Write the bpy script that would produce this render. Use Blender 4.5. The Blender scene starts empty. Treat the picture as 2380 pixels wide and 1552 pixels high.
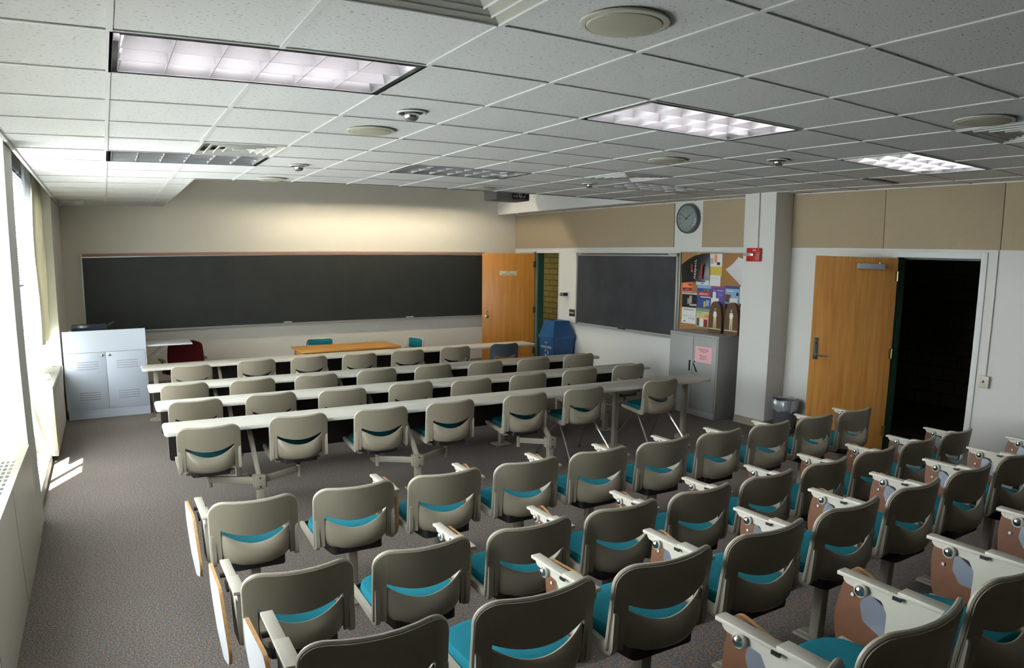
import bpy, bmesh, math, random
from mathutils import Vector, Matrix

# ------------------------------------------------------------------ camera, world, sun, exposure
sc = bpy.context.scene
COL = sc.collection
cam_data = bpy.data.cameras.new('camera')
cam = bpy.data.objects.new('camera', cam_data)
COL.objects.link(cam)
sc.camera = cam
# a real wide zoom lens: its barrel distortion is carried by the lens polynomial
cam_data.type = 'PANO'
cam_data.panorama_type = 'FISHEYE_LENS_POLYNOMIAL'
cam_data.sensor_fit = 'HORIZONTAL'
cam_data.sensor_width = 36.0
cam_data.fisheye_fov = math.radians(170)
K = (0.0397309994, -6.02252597e-05, -4.82503383e-06, -1.10609914e-07)
cam_data.fisheye_polynomial_k0 = 0.0
cam_data.fisheye_polynomial_k1 = -K[0]
cam_data.fisheye_polynomial_k2 = -K[1]
cam_data.fisheye_polynomial_k3 = -K[2]
cam_data.fisheye_polynomial_k4 = -K[3]
cam_data.shift_x = 30.7729 / 2380
cam_data.shift_y = 107.5778 / 1552
cam_data.clip_start = 0.02
R_ = Vector((0.869274, -0.494276, 0.007336)); U_ = Vector((0.076783, 0.149668, 0.985750)); F_ = Vector((0.488330, 0.856324, -0.168055))
m3 = Matrix((R_, U_, -F_)).transposed()
cam.matrix_world = Matrix.Translation(Vector((-0.046709, -3.114636, 2.134643))) @ m3.to_4x4()

world = bpy.data.worlds.new('sky'); sc.world = world; world.use_nodes = True
bg = world.node_tree.nodes['Background']
bg.inputs['Color'].default_value = (0.96, 0.98, 1.0, 1)
bg.inputs['Strength'].default_value = 20.0

sun_d = bpy.data.lights.new('sun', 'SUN'); sun_d.energy = 95.0; sun_d.angle = math.radians(0.6)
sun_d.color = (1.0, 0.96, 0.88)
sun = bpy.data.objects.new('sun', sun_d); COL.objects.link(sun)
sun.location = (-8, -2, 12)
sun.rotation_euler = Vector((0.19, 0.38, -1.0)).to_track_quat('-Z', 'Y').to_euler()

vs = sc.view_settings
vs.view_transform = 'Standard'; vs.look = 'None'; vs.gamma = 1.0; vs.use_curve_mapping = False
vs.exposure = -0.08
sc.cycles.max_bounces = 10; sc.cycles.diffuse_bounces = 6; sc.cycles.glossy_bounces = 4
sc.cycles.transparent_max_bounces = 8
sc.cycles.sample_clamp_indirect = 6.0
sc.cycles.caustics_reflective = False; sc.cycles.caustics_refractive = False

PI = math.pi
H = 3.014          # ceiling height
T = 0.67056        # ceiling tile
XR = 7.722         # right wall
YF = 9.845         # front wall
XL = -0.70         # pier faces on the window side
XG = -1.00         # glass plane
YB = -6.2          # back wall
XREC0, XREC1, YREC = 0.92, 7.29, 8 * T + 0.03

# ------------------------------------------------------------------ materials
MATS = {}
def mat(name, col, rough=0.6, metal=0.0, bump=0.0, bscale=60, noise=0.0, nscale=8, spec=0.5, coat=0.0, col2=None, emit=None, estr=1.0):
    if name in MATS: return MATS[name]
    m = bpy.data.materials.new(name); m.use_nodes = True
    nt = m.node_tree; b = nt.nodes['Principled BSDF']
    b.inputs['Base Color'].default_value = (*col, 1)
    b.inputs['Roughness'].default_value = rough
    b.inputs['Metallic'].default_value = metal
    b.inputs['Specular IOR Level'].default_value = spec
    b.inputs['Coat Weight'].default_value = coat
    tc = nt.nodes.new('ShaderNodeTexCoord')
    if noise > 0 or col2:
        n = nt.nodes.new('ShaderNodeTexNoise'); n.inputs['Scale'].default_value = nscale; n.inputs['Detail'].default_value = 4
        nt.links.new(tc.outputs['Object'], n.inputs['Vector'])
        r = nt.nodes.new('ShaderNodeValToRGB')
        c2 = col2 if col2 else tuple(min(1, c * (1 - noise)) for c in col)
        r.color_ramp.elements[0].position = 0.35; r.color_ramp.elements[0].color = (*c2, 1)
        r.color_ramp.elements[1].position = 0.65; r.color_ramp.elements[1].color = (*col, 1)
        nt.links.new(n.outputs['Fac'], r.inputs['Fac']); nt.links.new(r.outputs['Color'], b.inputs['Base Color'])
    if bump > 0:
        n2 = nt.nodes.new('ShaderNodeTexNoise'); n2.inputs['Scale'].default_value = bscale; n2.inputs['Detail'].default_value = 3
        nt.links.new(tc.outputs['Object'], n2.inputs['Vector'])
        bp = nt.nodes.new('ShaderNodeBump'); bp.inputs['Strength'].default_value = bump; bp.inputs['Distance'].default_value = 0.01
        nt.links.new(n2.outputs['Fac'], bp.inputs['Height']); nt.links.new(bp.outputs['Normal'], b.inputs['Normal'])
    if emit:
        b.inputs['Emission Color'].default_value = (*emit, 1); b.inputs['Emission Strength'].default_value = estr
    MATS[name] = m
    return m

def carpet():
    m = bpy.data.materials.new('carpet'); m.use_nodes = True; nt = m.node_tree; b = nt.nodes['Principled BSDF']
    tc = nt.nodes.new('ShaderNodeTexCoord')
    n1 = nt.nodes.new('ShaderNodeTexNoise'); n1.inputs['Scale'].default_value = 105; n1.inputs['Detail'].default_value = 3
    n2 = nt.nodes.new('ShaderNodeTexNoise'); n2.inputs['Scale'].default_value = 62; n2.inputs['Detail'].default_value = 3
    n3 = nt.nodes.new('ShaderNodeTexNoise'); n3.inputs['Scale'].default_value = 1.3; n3.inputs['Detail'].default_value = 5
    mp = nt.nodes.new('ShaderNodeMapping'); mp.inputs['Location'].default_value = (13, 7, 3)
    nt.links.new(tc.outputs['Object'], n1.inputs['Vector']); nt.links.new(tc.outputs['Object'], mp.inputs['Vector'])
    nt.links.new(mp.outputs['Vector'], n2.inputs['Vector']); nt.links.new(tc.outputs['Object'], n3.inputs['Vector'])
    r1 = nt.nodes.new('ShaderNodeValToRGB'); cr = r1.color_ramp
    cr.elements[0].position = 0.36; cr.elements[0].color = (0.030, 0.034, 0.045, 1)
    cr.elements[1].position = 0.66; cr.elements[1].color = (0.36, 0.33, 0.30, 1)
    e = cr.elements.new(0.5); e.color = (0.125, 0.117, 0.112, 1)
    r2 = nt.nodes.new('ShaderNodeValToRGB'); cr = r2.color_ramp
    cr.elements[0].position = 0.38; cr.elements[0].color = (0.065, 0.110, 0.175, 1)
    cr.elements[1].position = 0.62; cr.elements[1].color = (0.26, 0.145, 0.085, 1)
    e = cr.elements.new(0.5); e.color = (0.135, 0.128, 0.118, 1)
    nt.links.new(n1.outputs['Fac'], r1.inputs['Fac']); nt.links.new(n2.outputs['Fac'], r2.inputs['Fac'])
    mx = nt.nodes.new('ShaderNodeMixRGB'); mx.inputs['Fac'].default_value = 0.5
    nt.links.new(r1.outputs['Color'], mx.inputs['Color1']); nt.links.new(r2.outputs['Color'], mx.inputs['Color2'])
    r3 = nt.nodes.new('ShaderNodeValToRGB'); r3.color_ramp.elements[0].color = (0.80, 0.75, 0.69, 1); r3.color_ramp.elements[1].color = (1.05, 1.0, 0.95, 1)
    nt.links.new(n3.outputs['Fac'], r3.inputs['Fac'])
    mm = nt.nodes.new('ShaderNodeMixRGB'); mm.blend_type = 'MULTIPLY'; mm.inputs['Fac'].default_value = 1
    nt.links.new(mx.outputs['Color'], mm.inputs['Color1']); nt.links.new(r3.outputs['Color'], mm.inputs['Color2'])
    nt.links.new(mm.outputs['Color'], b.inputs['Base Color'])
    b.inputs['Roughness'].default_value = 0.95; b.inputs['Specular IOR Level'].default_value = 0.15
    bp = nt.nodes.new('ShaderNodeBump'); bp.inputs['Strength'].default_value = 0.25; bp.inputs['Distance'].default_value = 0.004
    nt.links.new(n1.outputs['Fac'], bp.inputs['Height']); nt.links.new(bp.outputs['Normal'], b.inputs['Normal'])
    return m

def tile_mat():
    m = bpy.data.materials.new('ceiling_tile'); m.use_nodes = True; nt = m.node_tree; b = nt.nodes['Principled BSDF']
    tc = nt.nodes.new('ShaderNodeTexCoord')
    mp = nt.nodes.new('ShaderNodeMapping'); mp.inputs['Scale'].default_value = (42, 105, 42)
    nt.links.new(tc.outputs['Object'], mp.inputs['Vector'])
    v = nt.nodes.new('ShaderNodeTexNoise'); v.inputs['Scale'].default_value = 1.0; v.inputs['Detail'].default_value = 2.5
    nt.links.new(mp.outputs['Vector'], v.inputs['Vector'])
    r = nt.nodes.new('ShaderNodeValToRGB')
    r.color_ramp.elements[0].position = 0.29; r.color_ramp.elements[0].color = (0.22, 0.21, 0.19, 1)
    r.color_ramp.elements[1].position = 0.37; r.color_ramp.elements[1].color = (0.72, 0.715, 0.69, 1)
    nt.links.new(v.outputs['Fac'], r.inputs['Fac']); nt.links.new(r.outputs['Color'], b.inputs['Base Color'])
    b.inputs['Roughness'].default_value = 0.9; b.inputs['Specular IOR Level'].default_value = 0.2
    n2 = nt.nodes.new('ShaderNodeTexNoise'); n2.inputs['Scale'].default_value = 90
    nt.links.new(tc.outputs['Object'], n2.inputs['Vector'])
    bp = nt.nodes.new('ShaderNodeBump'); bp.inputs['Strength'].default_value = 0.25; bp.inputs['Distance'].default_value = 0.004
    nt.links.new(n2.outputs['Fac'], bp.inputs['Height']); nt.links.new(bp.outputs['Normal'], b.inputs['Normal'])
    return m

def wood_mat(name, c1, c2, sx=14, sz=0.9, rough=0.38):
    m = bpy.data.materials.new(name); m.use_nodes = True; nt = m.node_tree; b = nt.nodes['Principled BSDF']
    tc = nt.nodes.new('ShaderNodeTexCoord'); mp = nt.nodes.new('ShaderNodeMapping'); mp.inputs['Scale'].default_value = (sx, sx, sz)
    nt.links.new(tc.outputs['Object'], mp.inputs['Vector'])
    n = nt.nodes.new('ShaderNodeTexNoise'); n.inputs['Scale'].default_value = 1.6; n.inputs['Detail'].default_value = 6; n.inputs['Distortion'].default_value = 0.4
    nt.links.new(mp.outputs['Vector'], n.inputs['Vector'])
    r = nt.nodes.new('ShaderNodeValToRGB'); r.color_ramp.elements[0].position = 0.3; r.color_ramp.elements[1].position = 0.7
    r.color_ramp.elements[0].color = (*c1, 1); r.color_ramp.elements[1].color = (*c2, 1)
    nt.links.new(n.outputs['Fac'], r.inputs['Fac']); nt.links.new(r.outputs['Color'], b.inputs['Base Color'])
    b.inputs['Roughness'].default_value = rough
    return m

def brick_mat(name, c1, c2, mortar, bw, bh):
    m = bpy.data.materials.new(name); m.use_nodes = True; nt = m.node_tree; b = nt.nodes['Principled BSDF']
    tc = nt.nodes.new('ShaderNodeTexCoord')
    sp = nt.nodes.new('ShaderNodeSeparateXYZ'); cb = nt.nodes.new('ShaderNodeCombineXYZ')
    nt.links.new(tc.outputs['Object'], sp.inputs[0])
    ad = nt.nodes.new('ShaderNodeMath'); ad.operation = 'ADD'
    nt.links.new(sp.outputs['X'], ad.inputs[0]); nt.links.new(sp.outputs['Y'], ad.inputs[1])
    nt.links.new(ad.outputs[0], cb.inputs['X']); nt.links.new(sp.outputs['Z'], cb.inputs['Y'])
    br = nt.nodes.new('ShaderNodeTexBrick'); br.inputs['Scale'].default_value = 1
    br.inputs['Brick Width'].default_value = bw; br.inputs['Row Height'].default_value = bh; br.inputs['Mortar Size'].default_value = 0.009
    br.inputs['Color1'].default_value = (*c1, 1); br.inputs['Color2'].default_value = (*c2, 1); br.inputs['Mortar'].default_value = (*mortar, 1)
    nt.links.new(cb.outputs[0], br.inputs['Vector']); nt.links.new(br.outputs['Color'], b.inputs['Base Color'])
    b.inputs['Roughness'].default_value = 0.7
    return m

def glass_mat():
    m = bpy.data.materials.new('window_glass'); m.use_nodes = True; nt = m.node_tree; nt.nodes.clear()
    o = nt.nodes.new('ShaderNodeOutputMaterial'); mix = nt.nodes.new('ShaderNodeMixShader')
    t = nt.nodes.new('ShaderNodeBsdfTransparent'); g = nt.nodes.new('ShaderNodeBsdfGlossy'); g.inputs['Roughness'].default_value = 0.02
    t.inputs['Color'].default_value = (0.94, 0.97, 0.97, 1)
    mix.inputs[0].default_value = 0.05
    nt.links.new(t.outputs[0], mix.inputs[1]); nt.links.new(g.outputs[0], mix.inputs[2])
    nt.links.new(mix.outputs[0], o.inputs[0]); return m

def cloth_mat(name, col, trans):
    m = bpy.data.materials.new(name); m.use_nodes = True; nt = m.node_tree; nt.nodes.clear()
    o = nt.nodes.new('ShaderNodeOutputMaterial'); mix = nt.nodes.new('ShaderNodeMixShader'); mix.inputs[0].default_value = trans
    d = nt.nodes.new('ShaderNodeBsdfDiffuse'); t = nt.nodes.new('ShaderNodeBsdfTranslucent')
    d.inputs['Color'].default_value = (*col, 1); t.inputs['Color'].default_value = (*col, 1)
    nt.links.new(d.outputs[0], mix.inputs[1]); nt.links.new(t.outputs[0], mix.inputs[2]); nt.links.new(mix.outputs[0], o.inputs[0])
    return m

CARPET = carpet(); TILE = tile_mat(); GLASS = glass_mat()
WHITE = mat('white_wall_paint', (0.70, 0.695, 0.66), 0.75, bump=0.06, bscale=180)
FRONTP = mat('cream_wall_paint', (0.64, 0.61, 0.54), 0.75, bump=0.06, bscale=180)
BEIGE = mat('tan_fabric_panel', (0.42, 0.335, 0.225), 0.95, noise=0.10, nscale=160, bump=0.15, bscale=300)
GRID = mat('white_metal_grid', (0.74, 0.74, 0.71), 0.45)
TRIMW = mat('white_trim_paint', (0.70, 0.71, 0.70), 0.5)
VINYL = mat('tan_vinyl_base', (0.30, 0.255, 0.205), 0.6)
PUTTY = mat('putty_plastic', (0.255, 0.222, 0.165), 0.33, bump=0.05, bscale=350)
RIMLIT = mat('putty_plastic_lit_edge', (0.40, 0.365, 0.295), 0.35)  # putty lightened for rims and rails, light on them put into the colour
ARMP = mat('light_grey_plastic', (0.52, 0.485, 0.41), 0.42)
METALP = mat('putty_enamel', (0.29, 0.26, 0.205), 0.4)
TEAL = mat('teal_upholstery', (0.010, 0.185, 0.245), 0.9, bump=0.3, bscale=500, noise=0.15, nscale=300, spec=0.2)
BLACK = mat('black_plastic', (0.012, 0.012, 0.012), 0.45)
DARKM = mat('dark_metal', (0.03, 0.03, 0.03), 0.4, metal=0.5)
CHROME = mat('chrome', (0.80, 0.80, 0.82), 0.12, metal=1.0)
STEEL = mat('brushed_steel', (0.55, 0.56, 0.60), 0.32, metal=1.0)
ZINC = mat('zinc_plate', (0.42, 0.46, 0.56), 0.30, metal=0.75)
LAMB = mat('brown_laminate', (0.165, 0.072, 0.038), 0.40, noise=0.12, nscale=20)
LAMW = mat('white_laminate', (0.64, 0.65, 0.67), 0.3)
TABLE = mat('ivory_laminate', (0.70, 0.675, 0.60), 0.33)
MODEST = mat('dark_brown_panel', (0.016, 0.009, 0.008), 0.5)
SLATE = mat('black_slate_board', (0.014, 0.0165, 0.016), 0.6, col2=(0.020, 0.023, 0.022), nscale=3.0)
SLATE2 = mat('dusty_slate_board', (0.026, 0.031, 0.036), 0.5, col2=(0.045, 0.052, 0.062), nscale=2.2)
ALU = mat('aluminium', (0.62, 0.62, 0.61), 0.35, metal=0.7)
CORKS = mat('tan_cork_strip', (0.33, 0.19, 0.135), 0.9)
CORK = mat('cork', (0.40, 0.20, 0.075), 0.9, noise=0.25, nscale=90)
OAK = wood_mat('oak_veneer', (0.42, 0.175, 0.035), (0.56, 0.27, 0.07))
OAK2 = wood_mat('orange_oak_veneer', (0.40, 0.155, 0.018), (0.50, 0.215, 0.035), 9)
EDGEW = wood_mat('plywood_edge', (0.48, 0.26, 0.09), (0.62, 0.37, 0.15), 30, 30)
DESKW = wood_mat('desk_wood', (0.46, 0.20, 0.04), (0.60, 0.30, 0.07), 2.0, 20)
GREYC = mat('grey_enamel_cabinet', (0.34, 0.345, 0.335), 0.42)
LECT = mat('pale_grey_enamel', (0.52, 0.57, 0.66), 0.5)
CONV = mat('cream_enamel', (0.66, 0.63, 0.54), 0.45)
BLUE = mat('blue_plastic', (0.012, 0.075, 0.22), 0.45)
BLUE2 = mat('blue_plastic_lid', (0.016, 0.09, 0.23), 0.4, noise=0.2, nscale=6)
RED = mat('red_enamel', (0.42, 0.012, 0.012), 0.35)
WHITEP = mat('white_print', (0.85, 0.85, 0.85), 0.6)
GREEN = mat('green_door_frame', (0.03, 0.085, 0.06), 0.5)
BRASS = mat('aged_brass', (0.45, 0.33, 0.16), 0.3, metal=1.0)
BRONZE = mat('dark_bronze', (0.035, 0.025, 0.015), 0.5, metal=0.4)
MAROON = mat('maroon_upholstery', (0.050, 0.005, 0.006), 0.9, spec=0.1)
DKBLUE = mat('slate_blue_plastic', (0.055, 0.068, 0.085), 0.45)
BRICKD = brick_mat('grey_block', (0.17, 0.16, 0.12), (0.20, 0.185, 0.14), (0.05, 0.045, 0.035), 0.42, 0.205)
BRICKY = brick_mat('yellow_glazed_block', (0.36, 0.31, 0.11), (0.40, 0.34, 0.13), (0.10, 0.075, 0.03), 0.40, 0.155)
DARKFL = mat('dark_corridor_floor', (0.035, 0.035, 0.03), 0.6)
SPEAKC = mat('cream_speaker_grille', (0.46, 0.43, 0.33), 0.8, bump=0.4, bscale=700)
DIFF = mat('diffuser_enamel', (0.50, 0.49, 0.42), 0.45)
LIGHTM = mat('silver_reflector', (0.80, 0.79, 0.81), 0.30, metal=0.75)
REFLW = mat('white_reflector', (0.85, 0.85, 0.85), 0.4)
CURT = cloth_mat('cream_curtain_cloth', (0.60, 0.575, 0.47), 0.3)
SHEER = cloth_mat('white_sheer_cloth', (0.85, 0.86, 0.86), 0.5)
BLIND = mat('grey_blind_slats', (0.30, 0.31, 0.31), 0.5)
PAPER = mat('white_paper', (0.78, 0.78, 0.76), 0.8)
PINK = mat('pink_paper', (0.78, 0.42, 0.45), 0.8)
TUBE_ON = mat('lit_fluorescent_tube', (0.9, 0.9, 0.9), 0.5, emit=(1.0, 0.94, 0.96), estr=26.0)
TUBE_OFF = mat('unlit_fluorescent_tube', (0.75, 0.75, 0.73), 0.4)
WARM_ON = mat('lit_warm_tube', (0.9, 0.9, 0.85), 0.5, emit=(1.0, 0.88, 0.66), estr=190.0)

# ------------------------------------------------------------------ mesh helper
class MB:
    def __init__(s): s.v = []; s.f = []; s.m = []; s.sm = []; s.mats = []
    def mi(s, mt):
        if mt not in s.mats: s.mats.append(mt)
        return s.mats.index(mt)
    def add(s, vs_, fs, mt, smooth=False):
        o = len(s.v); s.v += [tuple(v) for v in vs_]; k = s.mi(mt)
        for f in fs: s.f.append(tuple(i + o for i in f)); s.m.append(k); s.sm.append(smooth)
        return s
    def box(s, x0, x1, y0, y1, z0, z1, mt, bev=0.0, seg=2):
        if x0 > x1: x0, x1 = x1, x0
        if y0 > y1: y0, y1 = y1, y0
        if z0 > z1: z0, z1 = z1, z0
        bev = min(bev, (x1 - x0) * .49, (y1 - y0) * .49, (z1 - z0) * .49)
        if bev <= 0:
            v = [(x0, y0, z0), (x1, y0, z0), (x1, y1, z0), (x0, y1, z0), (x0, y0, z1), (x1, y0, z1), (x1, y1, z1), (x0, y1, z1)]
            return s.add(v, [(0, 3, 2, 1), (4, 5, 6, 7), (0, 1, 5, 4), (1, 2, 6, 5), (2, 3, 7, 6), (3, 0, 4, 7)], mt)
        bm = bmesh.new(); bmesh.ops.create_cube(bm, size=1)
        for v in bm.verts:
            v.co = Vector(((x0 + x1) / 2 + v.co.x * (x1 - x0), (y0 + y1) / 2 + v.co.y * (y1 - y0), (z0 + z1) / 2 + v.co.z * (z1 - z0)))
        bmesh.ops.bevel(bm, geom=list(bm.edges), offset=bev, segments=seg, profile=0.5, affect='EDGES')
        bm.verts.index_update()
        s.add([v.co for v in bm.verts], [[v.index for v in f.verts] for f in bm.faces], mt, seg > 1); bm.free(); return s
    def xbox(s, M, sx, sy, sz, mt, bev=0.0):
        t = MB(); t.box(-sx / 2, sx / 2, -sy / 2, sy / 2, -sz / 2, sz / 2, mt, bev)
        return s.add([M @ Vector(v) for v in t.v], t.f, mt, bev > 0)
    def beam(s, a, b, w, h, mt, bev=0.0):
        a = Vector(a); b = Vector(b); d = b - a; q = d.to_track_quat('Y', 'Z')
        M = Matrix.Translation((a + b) / 2) @ q.to_matrix().to_4x4()
        return s.xbox(M, w, d.length, h, mt, bev)
    def tube(s, a, b, r, mt, n=12, r2=None, cap=True):
        a = Vector(a); b = Vector(b); r2 = r if r2 is None else r2
        q = (b - a).to_track_quat('Z', 'Y'); vs_ = []
        for P, rr in ((a, r), (b, r2)):
            for i in range(n):
                t = 2 * PI * i / n; vs_.append(P + q @ Vector((math.cos(t) * rr, math.sin(t) * rr, 0)))
        fs = [(i, (i + 1) % n, n + (i + 1) % n, n + i) for i in range(n)]
        s.add(vs_, fs, mt, True)
        if cap: s.add(vs_, [tuple(reversed(range(n))), tuple(range(n, 2 * n))], mt)
        return s
    def path(s, pts, r, mt, n=8, closed=False):
        pts = [Vector(p) for p in pts]; N = len(pts); vs_ = []; up = None
        for i, p in enumerate(pts):
            if closed: d = pts[(i + 1) % N] - pts[i - 1]
            else: d = pts[min(i + 1, N - 1)] - pts[max(i - 1, 0)]
            d.normalize()
            if up is None:
                up = d.orthogonal().normalized()
            else:
                up = (up - d * up.dot(d)).normalized()
            w = d.cross(up)
            for k in range(n):
                t = 2 * PI * k / n; vs_.append(p + up * math.cos(t) * r + w * math.sin(t) * r)
        fs = []
        for i in range(N if closed else N - 1):
            j = (i + 1) % N
            for k in range(n): fs.append((i * n + k, i * n + (k + 1) % n, j * n + (k + 1) % n, j * n + k))
        s.add(vs_, fs, mt, True)
        if not closed: s.add(vs_, [tuple(reversed(range(n))), tuple(range((N - 1) * n, N * n))], mt)
        return s
    def prism(s, pts, M, h, mt, mt2=None, smooth=False, mt3=None):
        # pts 2D polygon in local XY (ccw), extruded along local Z from 0 to h, placed by matrix M
        n = len(pts)
        vs_ = [M @ Vector((x, y, 0)) for x, y in pts] + [M @ Vector((x, y, h)) for x, y in pts]
        s.add(vs_, [tuple(reversed(range(n)))], mt3 or mt); s.add(vs_, [tuple(range(n, 2 * n))], mt)
        s.add(vs_, [(i, (i + 1) % n, n + (i + 1) % n, n + i) for i in range(n)], mt2 or mt, smooth); return s
    def lathe(s, prof, M, mt, n=24, smooth=True):
        vs_ = []; 
        for r, z in prof:
            for i in range(n):
                t = 2 * PI * i / n; vs_.append(M @ Vector((r * math.cos(t), r * math.sin(t), z)))
        fs = []
        for k in range(len(prof) - 1):
            for i in range(n): fs.append((k * n + i, k * n + (i + 1) % n, (k + 1) * n + (i + 1) % n, (k + 1) * n + i))
        s.add(vs_, fs, mt, smooth)
        if prof[0][0] > 1e-4 and abs(prof[0][1] - prof[1][1]) > 1e-6: s.add(vs_[:n], [tuple(reversed(range(n)))], mt)
        if prof[-1][0] > 1e-4 and abs(prof[-1][1] - prof[-2][1]) > 1e-6: s.add(vs_[-n:], [tuple(range(n))], mt)
        return s
    def grid(s, P, mt, thick=0.0, smooth=True):
        # P[i][j] points; optional thickness along local normals
        ni = len(P); nj = len(P[0]); P = [[Vector(q) for q in row] for row in P]
        if thick == 0:
            return s.add([q for row in P for q in row], [(i * nj + j, (i + 1) * nj + j, (i + 1) * nj + j + 1, i * nj + j + 1) for i in range(ni - 1) for j in range(nj - 1)], mt, smooth)
        Q = []
        for i in range(ni):
            r = []
            for j in range(nj):
                a = P[min(i + 1, ni - 1)][j] - P[max(i - 1, 0)][j]; b = P[i][min(j + 1, nj - 1)] - P[i][max(j - 1, 0)]
                nn = a.cross(b)
                nn = nn.normalized() if nn.length > 1e-9 else Vector((0, 1, 0))
                r.append(P[i][j] + nn * thick)
            Q.append(r)
        idx = lambda i, j: i * nj + j
        vs_ = [q for row in P for q in row] + [q for row in Q for q in row]; o = ni * nj
        fs = [(idx(i, j), idx(i, j + 1), idx(i + 1, j + 1), idx(i + 1, j)) for i in range(ni - 1) for j in range(nj - 1)]
        fs += [(o + idx(i, j), o + idx(i + 1, j), o + idx(i + 1, j + 1), o + idx(i, j + 1)) for i in range(ni - 1) for j in range(nj - 1)]
        s.add(vs_, fs, mt, smooth)
        ring = [idx(i, 0) for i in range(ni)] + [idx(ni - 1, j) for j in range(1, nj)] + [idx(i, nj - 1) for i in range(ni - 2, -1, -1)] + [idx(0, j) for j in range(nj - 2, 0, -1)]
        L = len(ring)
        s.add(vs_, [(ring[k], ring[(k + 1) % L], o + ring[(k + 1) % L], o + ring[k]) for k in range(L)], mt); return s
    def build(s, name, parent=None, loc=None, rot=None):
        me = bpy.data.meshes.new(name); me.from_pydata(s.v, [], s.f)
        for m in s.mats: me.materials.append(m)
        me.polygons.foreach_set('material_index', s.m); me.polygons.foreach_set('use_smooth', s.sm)
        bm = bmesh.new(); bm.from_mesh(me); bmesh.ops.remove_doubles(bm, verts=list(bm.verts), dist=1e-5)
        bmesh.ops.recalc_face_normals(bm, faces=list(bm.faces)); bm.to_mesh(me); bm.free()
        me.set_sharp_from_angle(angle=math.radians(38))
        me.update()
        o = bpy.data.objects.new(name, me); COL.objects.link(o)
        if parent: o.parent = parent
        if loc: o.location = loc
        if rot: o.rotation_euler = rot
        return o

def rrect(x0, x1, y0, y1, r, n=5):
    pts = []
    for cx, cy, a in ((x1 - r, y0 + r, -90), (x1 - r, y1 - r, 0), (x0 + r, y1 - r, 90), (x0 + r, y0 + r, 180)):
        for k in range(n + 1):
            t = math.radians(a + 90 * k / n); pts.append((cx + r * math.cos(t), cy + r * math.sin(t)))
    return pts
def roundpoly(pts, r, n=3):
    out = []; N = len(pts)
    for i in range(N):
        p = Vector(pts[i]); a = Vector(pts[i - 1]) - p; b = Vector(pts[(i + 1) % N]) - p
        rr = min(r, a.length * .45, b.length * .45); A = p + a.normalized() * rr; B = p + b.normalized() * rr
        for k in range(n + 1):
            t = k / n; q = A * (1 - t) ** 2 + p * 2 * t * (1 - t) + B * t * t; out.append((q.x, q.y))
    return out
MYZ = Matrix(((0, 0, 1, 0), (1, 0, 0, 0), (0, 1, 0, 0), (0, 0, 0, 1)))   # polygon (y,z) extruded along +x
MXZ = Matrix(((1, 0, 0, 0), (0, 0, -1, 0), (0, 1, 0, 0), (0, 0, 0, 1)))  # polygon (x,z) extruded along -y
def Tm(x, y, z): return Matrix.Translation((x, y, z))

def tag(o, label, cat, group=None, kind=None):
    o['label'] = label; o['category'] = cat
    if group: o['group'] = group
    if kind: o['kind'] = kind
    return o
def thing(name, label, cat, loc=(0, 0, 0), rz=0.0, group=None):
    o = bpy.data.objects.new(name, None); COL.objects.link(o); o.location = loc; o.rotation_euler = (0, 0, rz)
    o.empty_display_size = 0.1
    return tag(o, label, cat, group)
def struct(name, mb, parent=None):
    o = mb.build(name, parent); o['kind'] = 'structure'; return o
def copy_tree(o, parent=None):
    c = o.copy(); COL.objects.link(c)
    if parent: c.parent = parent
    for ch in list(o.children): copy_tree(ch, c)
    return c
RW = -PI / 2      # rotation of things hung on the right wall: local X runs towards -Y, local -Y faces the room
def text_mesh(body, size, mt, parent, x, z, y=-0.002, rot=0.0, align='CENTER', name='lettering', bold=0.0):
    cu = bpy.data.curves.new('t', 'FONT'); cu.body = body; cu.size = size; cu.align_x = align; cu.align_y = 'CENTER'
    cu.extrude = 0.0004; cu.resolution_u = 2; cu.offset = bold
    to = bpy.data.objects.new('t', cu); COL.objects.link(to)
    dg = bpy.context.evaluated_depsgraph_get(); dg.update()
    me = bpy.data.meshes.new_from_object(to.evaluated_get(dg)); bpy.data.objects.remove(to); bpy.data.curves.remove(cu)
    me.materials.clear(); me.materials.append(mt)
    o = bpy.data.objects.new(name, me); COL.objects.link(o); o.parent = parent
    o.location = (x, y, z); o.rotation_euler = (PI / 2, rot, 0)
    return o

# ------------------------------------------------------------------ room shell
b = MB()
b.box(-1.15, XR + 0.15, -0.62, YF + 0.15, -0.12, 0.0, CARPET)
b.box(-1.15, XR + 0.15, -1.66, -0.62, -0.12, 0.20, CARPET)
b.box(-1.15, XR + 0.15, -2.70, -1.66, -0.12, 0.39, CARPET)
b.box(-1.15, XR + 0.15, -3.9, -2.70, -0.12, 0.59, CARPET)
b.box(-1.15, XR + 0.15, YB, -3.9, -0.12, 0.79, CARPET)
struct('floor', b)
b = MB()
b.box(-1.15, XR + 0.15, YF, YF + 0.15, 0, 3.65, FRONTP)
struct('wall_front', b)
b = MB(); b.box(-1.15, XR + 0.15, YB - 0.15, YB, 0, 3.65, WHITE); struct('wall_back', b)
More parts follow.
